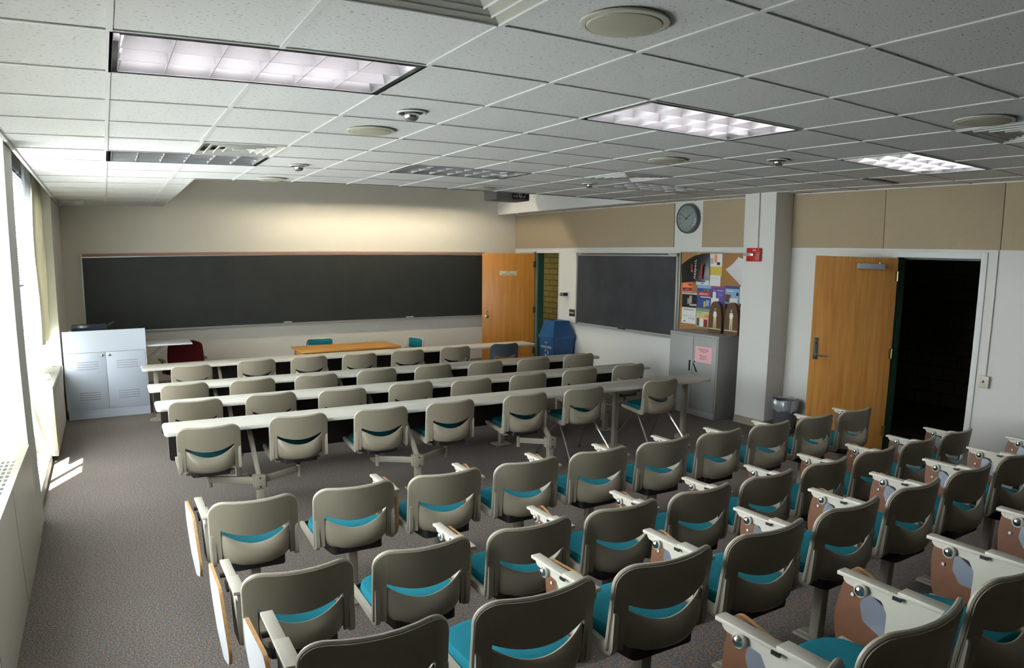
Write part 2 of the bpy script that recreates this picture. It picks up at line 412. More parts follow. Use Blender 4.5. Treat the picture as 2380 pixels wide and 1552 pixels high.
# right wall with its two door openings
D2A, D2B, D1A, D1B, DH = 0.497, 1.441, 8.236, 9.067, 2.245
b = MB()
for y0, y1 in ((YB, D2A), (D2B, D1A), (D1B, YF)): b.box(XR, XR + 0.15, y0, y1, 0, 3.65, WHITE)
b.box(XR, XR + 0.15, D2A, D2B, DH, 3.65, WHITE); b.box(XR, XR + 0.15, D1A, D1B, DH, 3.65, WHITE)
struct('wall_right', b)
b = MB(); b.box(7.365, XR, 2.93, 3.441, 0, H + 0.02, WHITE, 0.008); struct('trim_1', b)     # the pillar
b = MB()
b.box(7.355, 7.365, 2.92, 3.451, 0, 0.10, VINYL); b.box(7.355, XR, 2.92, 2.93, 0, 0.10, VINYL); b.box(7.355, XR, 3.441, 3.451, 0, 0.10, VINYL)
for y0, y1 in ((YB, D2A - .07), (D2B + .07, 2.92), (3.451, D1A - .02), (D1B + .02, YF)): b.box(XR - 0.008, XR, y0, y1, 0, 0.10, VINYL)
struct('baseboard_right', b)
b = MB(); b.box(XL, XR, YF - 0.008, YF, 0, 0.10, VINYL); struct('baseboard_front', b)
# window wall: low wall, piers, header
W1A, W1B, W2A, W2B = -0.6, 2.95, 3.45, 7.9
b = MB()
b.box(-1.15, XG, YB, YF, 0, 0.72, WHITE); b.box(-1.03, XG + .03, YB, YF, 3.10, 3.65, WHITE)
b.box(-1.15, XL, YB, W1A, 0, 3.65, WHITE)
b.box(-1.15, XL, W1B, W2A, 0, 3.65, WHITE); b.box(-1.15, XL, W2B, YF, 0, 3.65, WHITE)
struct('wall_left', b)
# ceiling: tiles (open where a fixture sits), tee grid, raised bay over the front
FIX = {}
for i0, j0 in ((0, 0), (4, 0), (8, 0), (0, 5), (4, 5), (8, 5)):
    FIX[(i0, j0)] = 1; FIX[(i0 + 1, j0)] = 1
for c in ((1, 4), (7, 4), (1, -2), (7, -2)): FIX[c] = 2
b = MB(); zt = H + 0.008
def tq(x0, x1, y0, y1): b.add([(x0, y0, zt), (x1, y0, zt), (x1, y1, zt), (x0, y1, zt)], [(0, 1, 2, 3)], TILE)
xs = [i * T for i in range(-1, 12)] + [XR]
for ii in range(len(xs) - 1):
    for j in range(-9, 15):
        x0, x1, y0, y1 = xs[ii], xs[ii + 1], j * T, (j + 1) * T
        if j == -9: y0 = YB
        if (ii - 1, j) in FIX: continue
        if j >= 8:
            y1 = min(y1, YF)
            if y0 >= YF: continue
            if x0 < XREC0:
                tq(x0, min(x1, XREC0), y0, y1)
            if x1 > XREC1: tq(max(x0, XREC1), x1, y0, y1)
            continue
        tq(x0, x1, y0, y1)
b.box(XREC0, XREC1, 8 * T, YREC, H + 0.0005, H + 0.008, TILE)
g = 0.012
for ii, x in enumerate(xs[:-1]):
    if ii == 0: continue
    i = ii - 1; ye = (YF if (x < XREC0 or x > XREC1) else 8 * T)
    cuts = [(j * T, (j + 1) * T) for j in range(-9, 8) if FIX.get((i - 1, j)) == 1 and FIX.get((i, j)) == 1]
    y = YB
    for c0, c1 in cuts + [(ye, ye)]:
        b.box(x - g, x + g, y, c0, H, H + 0.006, GRID); y = c1
for j in range(-9, 15):
    y = j * T
    if y < YB or y > YF: continue
    if j <= 7: b.box(xs[0], XR, y - g * .9, y + g * .9, H + 0.0012, H + 0.006, GRID)
    else:
        b.box(xs[0], XREC0, y - g * .9, y + g * .9, H + 0.0012, H + 0.006, GRID); b.box(XREC1, XR, y - g * .9, y + g * .9, H + 0.0012, H + 0.006, GRID)
struct('ceiling', b)
b = MB(); b.box(-1.04, XR + .15, YB - .15, YF + .15, 3.65, 3.75, WHITE); b.box(XREC0, XREC1, YREC, YF, 3.60, 3.65, WHITE); struct('ceiling_upper', b)
b = MB()
b.box(XREC0 - .03, XREC0, YREC - .03, YF, H, 3.62, TRIMW); b.box(XREC1, XREC1 + .03, YREC - .03, YF, H, 3.62, TRIMW); b.box(XREC0, XREC1, YREC - .03, YREC, H, 3.62, TRIMW)
struct('trim_2', b)
b = MB(); b.box(-0.69, -0.667, YB, YF, H - 0.012, 3.65, TRIMW); struct('trim_3', b)
b = MB(); b.box(-0.84, -0.80, W1A, YF - 1.95, 3.30, 3.34, ALU); o = struct('trim_4', b)       # curtain track in the window pocket

# corridor beyond the right wall
b = MB(); b.box(XR + 0.15, 11.3, -5, 18, -0.1, 0.0, DARKFL); struct('floor_corridor', b)
b = MB(); b.box(XR + 0.15, 11.3, -5, 18, 2.62, 2.7, WHITE); struct('ceiling_corridor', b)
b = MB(); b.box(11.13, 11.3, -5, 8.5, 0, 2.62, BRICKD); b.box(11.13, 11.3, 8.5, 18, 0, 2.62, BRICKY)
b.box(XR + .15, 11.3, -5.1, -5, 0, 2.62, BRICKD); b.box(XR + .15, 11.3, 18, 18.1, 0, 2.62, BRICKY); struct('wall_corridor', b)
b = MB(); b.box(XR + .15, XR + .3, YF, 18, 0, 2.62, BRICKY); b.box(XR + .1501, XR + .16, D1B + .1, YF, 0, 2.62, BRICKY); struct('wall_corridor_near', b)

# ------------------------------------------------------------------ windows
def window(n, y0, y1, mull, transoms):
    w = MB()
    for y in mull: w.box(XG - .03, XG + .01, y - .025, y + .025, 0.72, 3.1, TRIMW)
    for z in transoms: w.box(XG - .02, XG + .01, y0, y1, z - .02, z + .025, TRIMW)
    w.box(XG - .05, XG - .006, y0, y1, 0.72, 0.77, TRIMW)
    o = struct('window_%d' % n, w)
    p = MB(); p.box(XG - 0.006, XG, y0, y1, 0.77, 3.1, GLASS); po = p.build('pane', o)
    return o
window(1, W1A, W1B, [W1A + .03, .1, 1.6, W1B - .03], [0.80, 1.35, 3.07])
window(2, W2A, W2B, [W2A + .03, 4.02, 4.75, 6.1, W2B - .03], [0.80, 1.35, 3.07])

# ------------------------------------------------------------------ doors
def door(n, hinge, ang, width, frame_y, extras):
    t = MB(); t.box(0, width, -.022, .022, 0.012, DH - 0.012, OAK if n == 2 else OAK2, 0.002)
    o = struct('door_%d' % n, t); o.location = (hinge[0], hinge[1], 0); o.rotation_euler = (0, 0, ang)
    return o
A2 = math.atan2(.63, -.78)
d2 = door(2, (7.70, D2B - .01), A2, .925, None, None)
h = MB(); h.box(.845, .90, .022, .028, 1.06, 1.31, STEEL, .004); h.tube((.872, .02, 1.115), (.872, .075, 1.115), .013, STEEL); h.tube((.872, .068, 1.115), (.745, .068, 1.11), .0095, STEEL)
h.tube((.872, .028, 1.25), (.872, .036, 1.25), .014, BRASS); h.build('lever_handle', d2)
h = MB(); h.box(.16, .465, .022, .075, 2.10, 2.165, mat('closer_enamel', (.36, .38, .42), .35), .008); h.build('door_closer', d2)
h = MB(); h.beam((.22, .05, 2.17), (-.02, -.16, 2.20), .018, .006, STEEL); h.beam((-.02, -.16, 2.20), (-.28, -.33, 2.215), .018, .006, STEEL); h.build('closer_arm', d2)
for z in (2.03, 1.15, .25):
    h = MB(); h.box(-.006, .03, .0225, .028, z - .055, z + .055, BRASS); h.tube((-.004, .028, z - .055), (-.004, .028, z + .055), .009, BRASS); h.build('hinge', d2)
A1 = math.atan2(.484, -.875)
d1 = door(1, (7.70, D1B - .01), A1, 1.045, None, None)
h = MB(); h.lathe([(.028, 0), (.028, .008), (.012, .012), (.012, .04), (.030, .055), (.030, .07), (.0, .082)], Matrix.Translation((.955, .022, .985)) @ Matrix.Rotation(-PI / 2, 4, 'X'), BRASS); h.build('door_knob', d1)
h = MB(); h.lathe([(.016, 0), (.016, .012), (0, .014)], Matrix.Translation((.955, .022, 1.09)) @ Matrix.Rotation(-PI / 2, 4, 'X'), BRASS); h.build('lock', d1)
h = MB(); h.box(.36, .70, .022, .025, 1.80, 1.885, mat('cream_plate', (.52, .50, .36), .5), .002); sg = h.build('door_sign', d1)
for z in (2.02, 1.12, .30):
    h = MB(); h.box(-.02, .028, .0225, .029, z - .06, z + .06, BRONZE, .002); h.build('hinge', d1)
h = MB(); h.beam((.3, .03, 2.24), (-.05, -.06, 2.255), .02, .008, STEEL); h.box(-.03, .06, -.03, .03, 2.236, 2.262, STEEL, .003); h.build('closer_arm', d1)
tx = text_mesh('ROOM', .03, BLACK, d1, .53, 1.862, .0262); tx.rotation_euler = (PI / 2, 0, PI)
tx = text_mesh('INSTRUCTIONAL', .032, BLACK, d1, .53, 1.823, .0262); tx.rotation_euler = (PI / 2, 0, PI)
# frames
b = MB()
b.box(XR - .018, XR + .15, D2A - .065, D2A, 0, DH + .065, TRIMW, .003); b.box(XR - .018, XR + .15, D2B, D2B + .05, 0, DH + .065, TRIMW, .003); b.box(XR - .018, XR + .15, D2A, D2B, DH, DH + .065, TRIMW, .003)
b.box(XR + .02, XR + .13, D2B - .02, D2B, 0, DH, GREEN)
b.box(XR + .12, XR + .15, D2A, D2A + .02, 0, DH, GREEN); b.box(XR + .1, XR + .15, D2A, D2B, DH - .02, DH, GREEN)
struct('trim_5', b)
b = MB()
b.box(XR - .012, XR + .16, D1B - .03, D1B + .04, 0, DH + .03, mat('grey_green_frame', (.22, .25, .20), .5), .003); b.box(XR + .03, XR + .165, D1B - .06, D1B - .028, 0, DH, GREEN)
b.box(XR - .006, XR + .15, D1A - .02, D1A + .008, 0, DH + .02, TRIMW); b.box(XR - .006, XR + .15, D1A, D1B, DH, DH + .02, TRIMW)
struct('trim_6', b)

# ------------------------------------------------------------------ ceiling fixtures
def troffer(label, cx, cy, lit, proto=None):
    t = thing('ceiling_light', label, 'ceiling light', (cx, cy, H), 0, 'recessed fluorescent lights in the tiled ceiling')
    hx, hy = T - .015, T / 2 - .015
    m = MB()
    for s in (-1, 1):
        m.box(s * hx, s * (hx + .014), -hy - .014, hy + .014, 0.000, .15, DARKM); m.box(-hx, hx, s * hy, s * (hy + .014), 0.000, .15, DARKM)
    m.box(-hx, hx, -hy, hy, .145, .155, REFLW)
    m.build('housing', t)
    m = MB(); lx, ly = hx - .028, hy - .018
    # outer sloped reflectors
    for s in (-1, 1):
        m.add([(s * lx, -ly, .002), (s * lx, ly, .002), (s * (lx - .03), ly - .012, .085), (s * (lx - .03), -ly + .012, .085)], [(0, 1, 2, 3)], LIGHTM)
        m.add([(-lx, s * ly, .002), (lx, s * ly, .002), (lx - .03, s * (ly - .02), .085), (-lx + .03, s * (ly - .02), .085)], [(0, 1, 2, 3)], LIGHTM)
        m.box(s * lx, s * (lx + .004), -ly, ly, 0, .01, LIGHTM); m.box(-lx, lx, s * ly, s * (ly + .004), 0, .01, LIGHTM)
    def blade(p0, p1, wd):  # wedge: thin at the bottom, wide on top, curved
        p0 = Vector(p0); p1 = Vector(p1); d = (p1 - p0).normalized(); n = Vector((-d.y, d.x, 0))
        for s in (-1, 1):
            P = []
            for k in range(5):
                q = k / 4; off = .0015 + wd * q ** 1.8
                P.append([p0 + n * s * off + Vector((0, 0, .002 + .075 * q)), p1 + n * s * off + Vector((0, 0, .002 + .075 * q))])
            m.grid(P, LIGHTM)
        m.add([p0 + n * .0015 + Vector((0, 0, .002)), p1 + n * .0015 + Vector((0, 0, .002)), p1 - n * .0015 + Vector((0, 0, .002)), p0 - n * .0015 + Vector((0, 0, .002))], [(0, 1, 2, 3)], LIGHTM)
    for k in (-1, 1): blade((-lx, k * ly / 3, 0), (lx, k * ly / 3, 0), .020)
    for k in range(1, 6): blade((-lx + 2 * lx * k / 6, -ly, 0), (-lx + 2 * lx * k / 6, ly, 0), .016)
    louv = m.build('louvre', t)
    for k in (-1, 0, 1):
        m = MB(); m.tube((-lx + .04, k * ly * .66, .115), (lx - .04, k * ly * .66, .115), .016, TUBE_ON if lit else TUBE_OFF, 10); m.build('tube', t)
    return t
troffer('lit fluorescent ceiling light nearest the windows, top left of the photo', T, .5 * T, True)
troffer('lit fluorescent ceiling light in the middle of the nearer row', 5 * T, .5 * T, True)
troffer('lit fluorescent ceiling light nearest the doorway wall', 9 * T, .5 * T, True)
troffer('unlit ceiling light beside the windows with an air vent touching it', T, 5.5 * T, False)
troffer('unlit ceiling light in the middle of the far row, flush with the tiles', 5 * T, 5.5 * T, False)
troffer('unlit ceiling light of the far row nearest the clock, beyond a square vent', 9 * T, 5.5 * T, False)

def diffuser(label, i, j):
    t = thing('air_diffuser', label, 'air vent', ((i + .5) * T, (j + .5) * T, H), 0, 'square air diffusers in the ceiling')
    m = MB(); hh = T / 2 - .012
    m.box(-hh, hh, -hh, hh, .055, .060, mat('duct_shade_grey', (.10, .10, .085), .6))
    for s in (-1, 1): m.box(s * hh, s * (hh - .004), -hh, hh, .0, .056, DIFF); m.box(-hh, hh, s * hh, s * (hh - .004), 0, .056, DIFF)
    m.build('box', t)
    m = MB()
    for k, (o, i_) in enumerate(((.321, .280), (.250, .208), (.180, .138), (.112, .072))):
        for s in range(4):
            R = Matrix.Rotation(s * PI / 2, 4, 'Z')
            z0, z1 = .000, .022
            P = [R @ Vector((-o, -o, z0)), R @ Vector((o, -o, z0)), R @ Vector((i_, -i_, z1)), R @ Vector((-i_, -i_, z1))]
            Q = [p + Vector((0, 0, .006)) for p in P]
            m.add(P + Q, [(0, 1, 2, 3), (7, 6, 5, 4), (0, 4, 5, 1), (2, 6, 7, 3), (1, 5, 6, 2), (3, 7, 4, 0)], DIFF)
        m.path([(-o, -o, .001), (o, -o, .001), (o, o, .001), (-o, o, .001)], .006, GRID, 6, True)
    m.box(-.045, .045, -.045, .045, .0, .012, DIFF)
    m.build('vanes', t)
    return t
diffuser('square air vent touching the unlit ceiling light beside the windows', 1, 4)
diffuser('square air vent beside a chrome eyeball spot, left of the clock', 7, 4)
diffuser('large stepped air vent cut by the top edge of the photo', 1, -2)
diffuser('square air vent at the right edge next to a round speaker', 7, -2)

def speaker(label, x, y):
    t = thing('ceiling_speaker', label, 'speaker', (x, y, H), 0, 'round speakers in the ceiling')
    m = MB(); m.lathe([(.168, 0.001), (.168, -.006), (.160, -.009), (.146, -.009), (.142, -.005)], Matrix(), mat('cream_speaker_rim', (.55, .53, .44), .5), 40); m.build('rim', t)
    m = MB(); m.lathe([(.143, -.006), (.138, -.012), (.10, -.017), (.05, -.020), (0, -.021)], Matrix(), SPEAKC, 40); m.build('grille', t)
speaker('largest round ceiling speaker at the top of the photo', 1.702, -.967)
speaker('round ceiling speaker just left of an eyeball spot, behind the nearest lit light', 1.689, 1.743)
speaker('round ceiling speaker behind the middle lit light', 4.397, 1.714)
speaker('round ceiling speaker at the ceiling edge above the left of the chalkboard', 1.72, 5.12)
speaker('round ceiling speaker at the ceiling edge left of the projector', 4.351, 5.066)
speaker('round ceiling speaker beside the air vent at the right edge', 4.465, -.968)
def eyeball(label, x, y):
    t = thing('eyeball_spotlight', label, 'spotlight', (x, y, H), 0, 'chrome eyeball spots in the ceiling')
    m = MB(); m.lathe([(.092, .001), (.092, -.004), (.082, -.008), (.074, -.004), (.070, .003)], Matrix(), GRID, 32); m.build('trim_ring', t)
    m = MB(); m.lathe([(.071, -.002), (.071, .0025), (.0, .0025)], Matrix(), BLACK, 32); m.build('well', t)
    m = MB(); m.lathe([(.043, -.003), (.047, -.012), (.046, -.028), (.038, -.043), (.022, -.052), (0, -.055)], Matrix.Translation((-.006, -.012, 0)), CHROME, 24); m.build('ball', t)
eyeball('chrome eyeball spot right of a speaker, nearest to the camera', 1.695, 1.029)
eyeball('chrome eyeball spot right of the unlit window-side ceiling light', 1.712, 3.838)
eyeball('small chrome eyeball spot left of the far square air vent', 5.096, 3.798)
eyeball('chrome eyeball spot between the two right-hand lit lights', 5.059, 1.049)
t = thing('smoke_detector', 'white round smoke detector on the ceiling by the far window corner', 'smoke detector', (-.36, 8.67, H))
m = MB(); m.lathe([(.10, .001), (.10, -.008), (.062, -.012), (.062, -.045), (.05, -.055), (0, -.058)], Matrix(), LAMW, 28); m.build('body', t)
m = MB(); m.box(6.66, 7.26, 1.215, 1.262, H - .004, H + .003, mat('slot_grey', (.12, .12, .11), .5)); tag(m.build('air_slot'), 'thin dark return air slot in the ceiling tiles on the right', 'air vent')

# wall-wash strip in the raised bay
t = thing('wall_wash_light', 'warm fluorescent strip hidden in the raised bay, lighting the wall above the long chalkboard', 'light', (4.55, 8.70, 3.60))
m = MB(); m.box(-2.0, 2.0, -.10, .10, -.03, 0, BLACK, .005); m.box(-2.0, 2.0, .09, .10, -.125, 0, BLACK); m.box(-2.0, 2.0, -.10, -.09, -.19, 0, BLACK); m.build('housing', t)
m = MB(); m.tube((-1.95, .0, -.080), (1.95, .0, -.080), .016, WARM_ON, 10); m.build('tube', t)

# corridor lamp
t = thing('corridor_light', 'ceiling light in the corridor beyond the far doorway', 'light', (9.5, 14.2, 2.61))
m = MB(); m.box(-.15, .15, -.6, .6, -.05, 0, REFLW, .005); m.build('housing', t)
m = MB(); m.box(-.12, .12, -.55, .55, -.06, -.05, mat('lit_corridor_lens', (.9, .9, .8), .5, emit=(1, .9, .6), estr=30.0)); m.build('lens', t)

t = thing('corridor_light', 'added dim lamp, unseen past the near doorway, brightening the dark corridor', 'light', (9.5, -2.5, 2.61))  # added lamp, never in view, lifts the corridor behind the near door
m = MB(); m.box(-.15, .15, -.4, .4, -.05, 0, REFLW, .005); m.build('housing', t)
m = MB(); m.box(-.12, .12, -.35, .35, -.06, -.05, mat('added_corridor_lens', (.9, .9, .8), .5, emit=(1, .95, .75), estr=5.0)); m.build('lens', t)

# projector
t = thing('projector', 'ceiling projector with loose cables hanging in the raised bay', 'projector', (5.55, 6.5, 3.02))
m = MB(); m.box(-.29, .29, -.20, .20, -.02, .15, mat('projector_grey', (.10, .10, .105), .45), .02); m.build('body', t)
m = MB(); m.box(-.02, .27, -.203, -.20, .0, .12, BLACK); 
for k in range(5): m.box(0.0 + .045 * k, .03 + .045 * k, -.207, -.203, .03, .055, STEEL)
m.build('connector_panel', t)
m = MB(); random.seed(5)
for k in range(7):
    x = .03 + .028 * k; pts = [(x + .03 * math.sin(q * 2.3 + k), -.215 - .03 * math.sin(q * PI), .03 + .13 * q + .02 * math.sin(q * 9 + k)) for q in [j / 8 for j in range(9)]]
    m.path(pts, .004, [BRASS, LAMW, BLACK][k % 3], 6)
m.path([(.15 + .05 * math.cos(a), -.225, .07 + .05 * math.sin(a)) for a in [j * 2 * PI / 16 for j in range(16)]], .0035, BRASS, 6, True)
m.build('cables', t)
m = MB(); m.tube((0, 0, .15), (0, 0, .578), .02, STEEL); m.box(-.08, .08, -.08, .08, .565, .58, STEEL); m.build('mount', t)

# ------------------------------------------------------------------ window side: convectors, blinds, curtains
t = thing('convector_cover', 'long cream heating cover with perforated top below the nearer window', 'radiator', (0, 0, 0), 0, 'heating covers under the windows')
m = MB(); m.box(XG + .002, -.69, -.58, 2.94, 0, .774, CONV, .006)
for y in (-.6, .55, 1.75): m.box(-.6905, -.689, y, y + .004, .02, .76, DARKM)
for k in range(30):
    for q in range(7): m.box(-.965 + .034 * q, -.965 + .034 * q + .020, -.35 + .095 * k, -.35 + .095 * k + .055, .7742, .7752, DARKM)
m.build('casing', t)
t = thing('convector_cover', 'cream heating cover with a sloped top under the far window, sunlight on its end', 'radiator', (0, 0, 0), 0, 'heating covers under the windows')
pts = [(-.995, .10), (-.673, .056), (-.667, .80), (-.90, .93), (-.995, .95)]
M_ = Matrix(((1, 0, 0, 0), (0, 0, -1, 7.3), (0, 1, 0, 0), (0, 0, 0, 1)))
m = MB(); m.prism(roundpoly(pts, .012), M_, 1.9, CONV); m.add([(-.662 - .002, 5.46, .735), (-.662 - .002, 7.24, .735), (-.662 - .002, 7.24, .742), (-.662 - .002, 5.46, .742)], [(0, 1, 2, 3)], DARKM)
for k in range(3): m.box(-.885, -.70, 5.75 + .55 * k, 5.765 + .55 * k, .846, .850, DARKM)
m.build('casing', t)
m = MB(); m.box(-.99, -.74, 3.455, 5.395, 0, .12, CONV, .004); tag(m.build('pipe_cover'), 'low cream pipe cover box on the floor before the far heating cover', 'pipe cover')
m = MB(); m.box(-.995, -.69, 7.305, 7.895, 0, .72, CONV, .006); m.box(-.69, -.688, 7.32, 7.88, .30, .305, DARKM); tag(m.build('end_cover'), 'short cream end cover beside the pale lectern cabinet', 'radiator')

def blind(label, y0, y1, ztop, zbot):
    t = thing('window_blind', label, 'blind', (0, 0, 0), 0, 'grey slatted blinds')
    m = MB(); m.box(-.95, -.895, y0, y1, ztop - .04, ztop, BLIND); m.build('head_rail', t)
    m = MB(); n = int((ztop - .05 - zbot) / .028)
    for k in range(n):
        z = ztop - .05 - k * .028
        m.add([(-.945, y0, z + .008), (-.945, y1, z + .008), (-.905, y1, z - .012), (-.905, y0, z - .012)], [(0, 1, 2, 3)], BLIND)
    m.build('slats', t)
    m = MB(); m.box(-.94, -.91, y0, y1, zbot - .02, zbot, BLIND); m.build('bottom_rail', t)
blind('mostly hidden grey slatted blind added to block sun in the far window', 4.5, 6.0, 3.15, 1.9)  # added mostly out of view to break the sun band on the floor
blind('grey slatted blind pulled up at the top of the far window', 6.05, 7.85, 3.15, 2.84)
blind('unseen grey slatted blind added to cut light through the nearer window', -.55, 1.9, 3.15, 1.6)  # added out of view to limit sun and sky from this window
def curtain(label, y0, y1, z0, z1, x, amp, folds, mt, name='curtain'):
    m = MB(); P = []; n = folds * 8
    for i in range(n + 1):
        y = y0 + (y1 - y0) * i / n; ph = i / n * folds * 2 * PI
        P.append([(x + amp * math.sin(ph) * (0.55 + .45 * (1 - k / 8)) + .012 * math.sin(ph * .37 + k), y + .010 * math.sin(ph * 2), z0 + (z1 - z0) * k / 8) for k in range(9)])
    m.grid(P, mt, .0015)
    return tag(m.build(name), label, 'curtain')
curtain('cream pleated curtain gathered at the far end of the far window', 6.75, 8.15, 1.13, 3.30, -.835, .030, 9, CURT)
curtain('white sheer curtain glowing between the far blind and the cream curtain', 6.0, 6.85, .97, 3.30, -.865, .022, 6, SHEER)
curtain('white sheer curtain of the nearer window, cut by the left edge of the photo', 1.9, 2.85, .80, 3.30, -.86, .028, 7, SHEER)

# ------------------------------------------------------------------ front wall: long chalkboard
t = thing('chalkboard', 'very long black chalkboard across the front wall', 'chalkboard', (0, YF, 0))
cx0, cx1, cz0, cz1 = -.394, 6.98, .985, 2.252
m = MB(); m.box(cx0, cx1, -.018, 0, cz0, cz1, SLATE)
for x in (2.06, 4.05): m.box(x, x + .005, -.0195, -.018, cz0, cz1 - .06, mat('seam_brown', (.05, .035, .02), .6))
m.build('slate', t)
m = MB()
m.box(cx0 - .02, cx0, -.03, 0, cz0 - .01, cz1, mat('greenish_aluminium', (.50, .56, .52), .4, metal=.4)); m.box(cx1, cx1 + .02, -.03, 0, cz0, cz1, ALU)
m.box(cx0, cx1, -.026, 0, cz1 - .062, cz1 - .048, ALU); m.build('frame', t)
m = MB(); m.box(cx0, cx1, -.032, 0, cz1 - .048, cz1, CORKS, .003); m.build('cork_rail', t)
m = MB(); m.box(cx0, cx1, -.09, 0, cz0 - .022, cz0 - .008, ALU, .003); m.box(cx0, cx1, -.092, -.085, cz0 - .022, cz0 + .004, ALU); m.build('chalk_tray', t)
er = None
for x, lb in ((2.95, 'felt eraser on the long chalk tray behind the wooden desk'), (5.32, 'felt eraser on the long chalk tray near the open wooden door')):
    t = thing('chalk_eraser', lb, 'eraser', (x, YF - .058, cz0 - .007), 0, 'erasers on the chalk trays')
    m = MB(); m.box(-.07, .07, -.024, .024, 0, .016, BLACK, .004); m.build('felt', t)
    m = MB(); m.box(-.07, .07, -.024, .024, .016, .034, LAMW, .004); m.build('grip', t)
for x, lb in ((1.72, 'stick of white chalk on the tray, left of the wooden desk'), (1.98, 'second stick of white chalk on the tray, nearer the wooden desk')):
    m = MB(); m.tube((-.035, 0, .006), (.035, .004, .006), .006, PAPER, 8); tag(m.build('chalk', None, (x, YF - .055, cz0 - .008)), lb, 'chalk', 'sticks of chalk')

# ------------------------------------------------------------------ right wall things
def wthing(name, label, cat, y, z, group=None, x=XR): return thing(name, label, cat, (x, y, z), RW, group)
pan = [('tan fabric wall panel above the far doorway and small chalkboard', 9.83, 5.13), ('narrow tan fabric wall panel between the clock and the white pillar', 4.53, 3.445),
       ('tan fabric wall panel next to the pillar above the open oak door', 2.925, 1.632), ('tan fabric wall panel above the dark doorway', 1.626, .312), ('tan fabric wall panel at the right edge of the photo', .306, -1.1)]
for lb, ya, yb in pan:
    m = MB(); m.box(0, ya - yb, -.022, -.001, 0, .665, BEIGE, .004); o = m.build('wall_panel', None, (XR, ya, 2.34), (0, 0, RW)); tag(o, lb, 'wall panel', 'tan fabric panels under the ceiling')

t = wthing('chalkboard', 'small square chalkboard on the right wall beside the cork board', 'chalkboard', 7.60, 0)
W_ = 2.56
m = MB(); m.box(0, W_, -.02, -.001, .99, 2.20, SLATE2); m.build('slate', t)
m = MB()
for a, c in ((-.035, 0), (W_, W_ + .035)): m.box(a, c, -.035, -.001, .96, 2.25, ALU, .003)
m.box(-.035, W_ + .035, -.035, -.001, 2.195, 2.245, ALU, .003); m.build('frame', t)
m = MB(); m.box(.12, W_ - .18, -.042, -.035, 2.222, 2.236, BLACK); m.build('map_rail', t)
m = MB(); m.box(-.05, W_ + .03, -.11, -.001, .955, .968, ALU, .003); m.box(-.05, W_ + .03, -.112, -.105, .955, .985, ALU); m.build('chalk_tray', t)
t = thing('chalk_eraser', 'dark felt eraser on the tray of the small chalkboard', 'eraser', (XR - .075, 6.25, .9685), RW, 'erasers on the chalk trays')
m = MB(); m.box(-.075, .075, -.024, .024, 0, .018, BLACK, .004); m.build('felt', t)
m = MB(); m.box(-.075, .075, -.024, .024, .018, .034, mat('brown_wood_grip', (.12, .05, .03), .6), .004); m.build('grip', t)

t = wthing('pin_board', 'framed cork board crowded with flyers between the small chalkboard and the pillar', 'pin board', 4.95, 0)
m = MB(); m.box(0, 1.50, -.012, -.001, 1.10, 2.255, CORK); m.build('cork', t)
m = MB(); m.box(-.03, 0, -.03, -.001, 1.08, 2.27, ALU, .002); m.box(0, 1.50, -.03, -.001, 2.255, 2.27, ALU, .002); m.box(0, 1.50, -.03, -.001, 1.08, 1.10, ALU, .002); m.build('frame', t)

def cmat(n, c): return mat('print_' + n, c, .75)
NAVY = cmat('navy', (.035, .075, .26)); SKY = cmat('sky', (.26, .42, .62)); ORG = cmat('orange', (.85, .22, .09)); DRED = cmat('dark_red', (.25, .02, .02))
YEL = cmat('yellow', (.62, .46, .08)); BLK = cmat('black', (.012, .012, .012)); REDP = cmat('red', (.62, .04, .03)); TANP = cmat('tan', (.62, .50, .26)); PUR = cmat('purple', (.10, .07, .30))
GRNP = cmat('green', (.12, .36, .22)); SKIN = cmat('skin', (.42, .26, .18)); GREYP = cmat('grey', (.40, .40, .42)); BRNP = cmat('brown', (.10, .055, .03)); PLUM = cmat('plum', (.30, .06, .20))
def flyer(label, ya, yb, z0, z1, base, rects=(), texts=(), d=.014, shapes=None):
    """sheet pinned flat: ya is its left edge (larger y), yb its right edge"""
    t = thing('flyer', label, 'flyer', (XR, ya, z0), RW, 'flyers on the cork board'); w = ya - yb; h = z1 - z0
    m = MB(); m.box(0, w, -d - .0012, -d, 0, h, base)
    if rects:
        for k, (a, c, e, f, mt_) in enumerate(rects): m.box(a * w, c * w, -d - .0016 - .0003 * k, -d - .0012, e * h, f * h, mt_)
    m.build('sheet', t)
    for s, sz, mt_, u, v in texts:
        text_mesh(s, sz, mt_, t, u * w, v * h, -d - .0045 - .0003 * len(rects), 0, 'CENTER')
    return t
flyer('tall yellow poster with a white oval behind the black poster', 4.62, 4.12, 1.93, 2.245, YEL, [(.35, 1, .42, 1, PAPER), (.55, .66, .55, .8, GREYP), (.70, .80, .6, .95, ORG), (.8, .92, .5, .62, BLK)], (), .013)
flyer('bright orange flyer with dark red headings, left edge of the cork board', 4.905, 4.69, 1.675, 1.985, ORG, [(.05, .8, .8, .95, DRED), (.05, .95, .06, .2, DRED), (.6, .9, .32, .38, DRED)], [('U of Media', .018, PAPER, .5, .13)], .016)
flyer('black portrait flyer with a white university heading', 4.895, 4.59, 1.45, 1.665, PAPER, [(0, 1, 0, .88, BLK), (.36, .58, .22, .62, SKIN), (.5, .66, .3, .80, GREYP), (.52, 1, .10, .24, GREYP)], [('NEW YORK UNIVERSITY', .022, BLK, .5, .94)], .016)
flyer("white degree flyer below the black portrait flyer", 4.895, 4.595, 1.205, 1.44, PAPER, [(.06, .42, .50, .52, GREYP), (.06, .42, .45, .47, GREYP), (.5, .95, .46, .48, GREYP), (.5, .7, .30, .36, GREYP), (.78, .9, .28, .36, GREYP), (.16, .28, .1, .16, BLK)], [("MASTER'S DEGREE", .026, BLK, .5, .88)], .016)
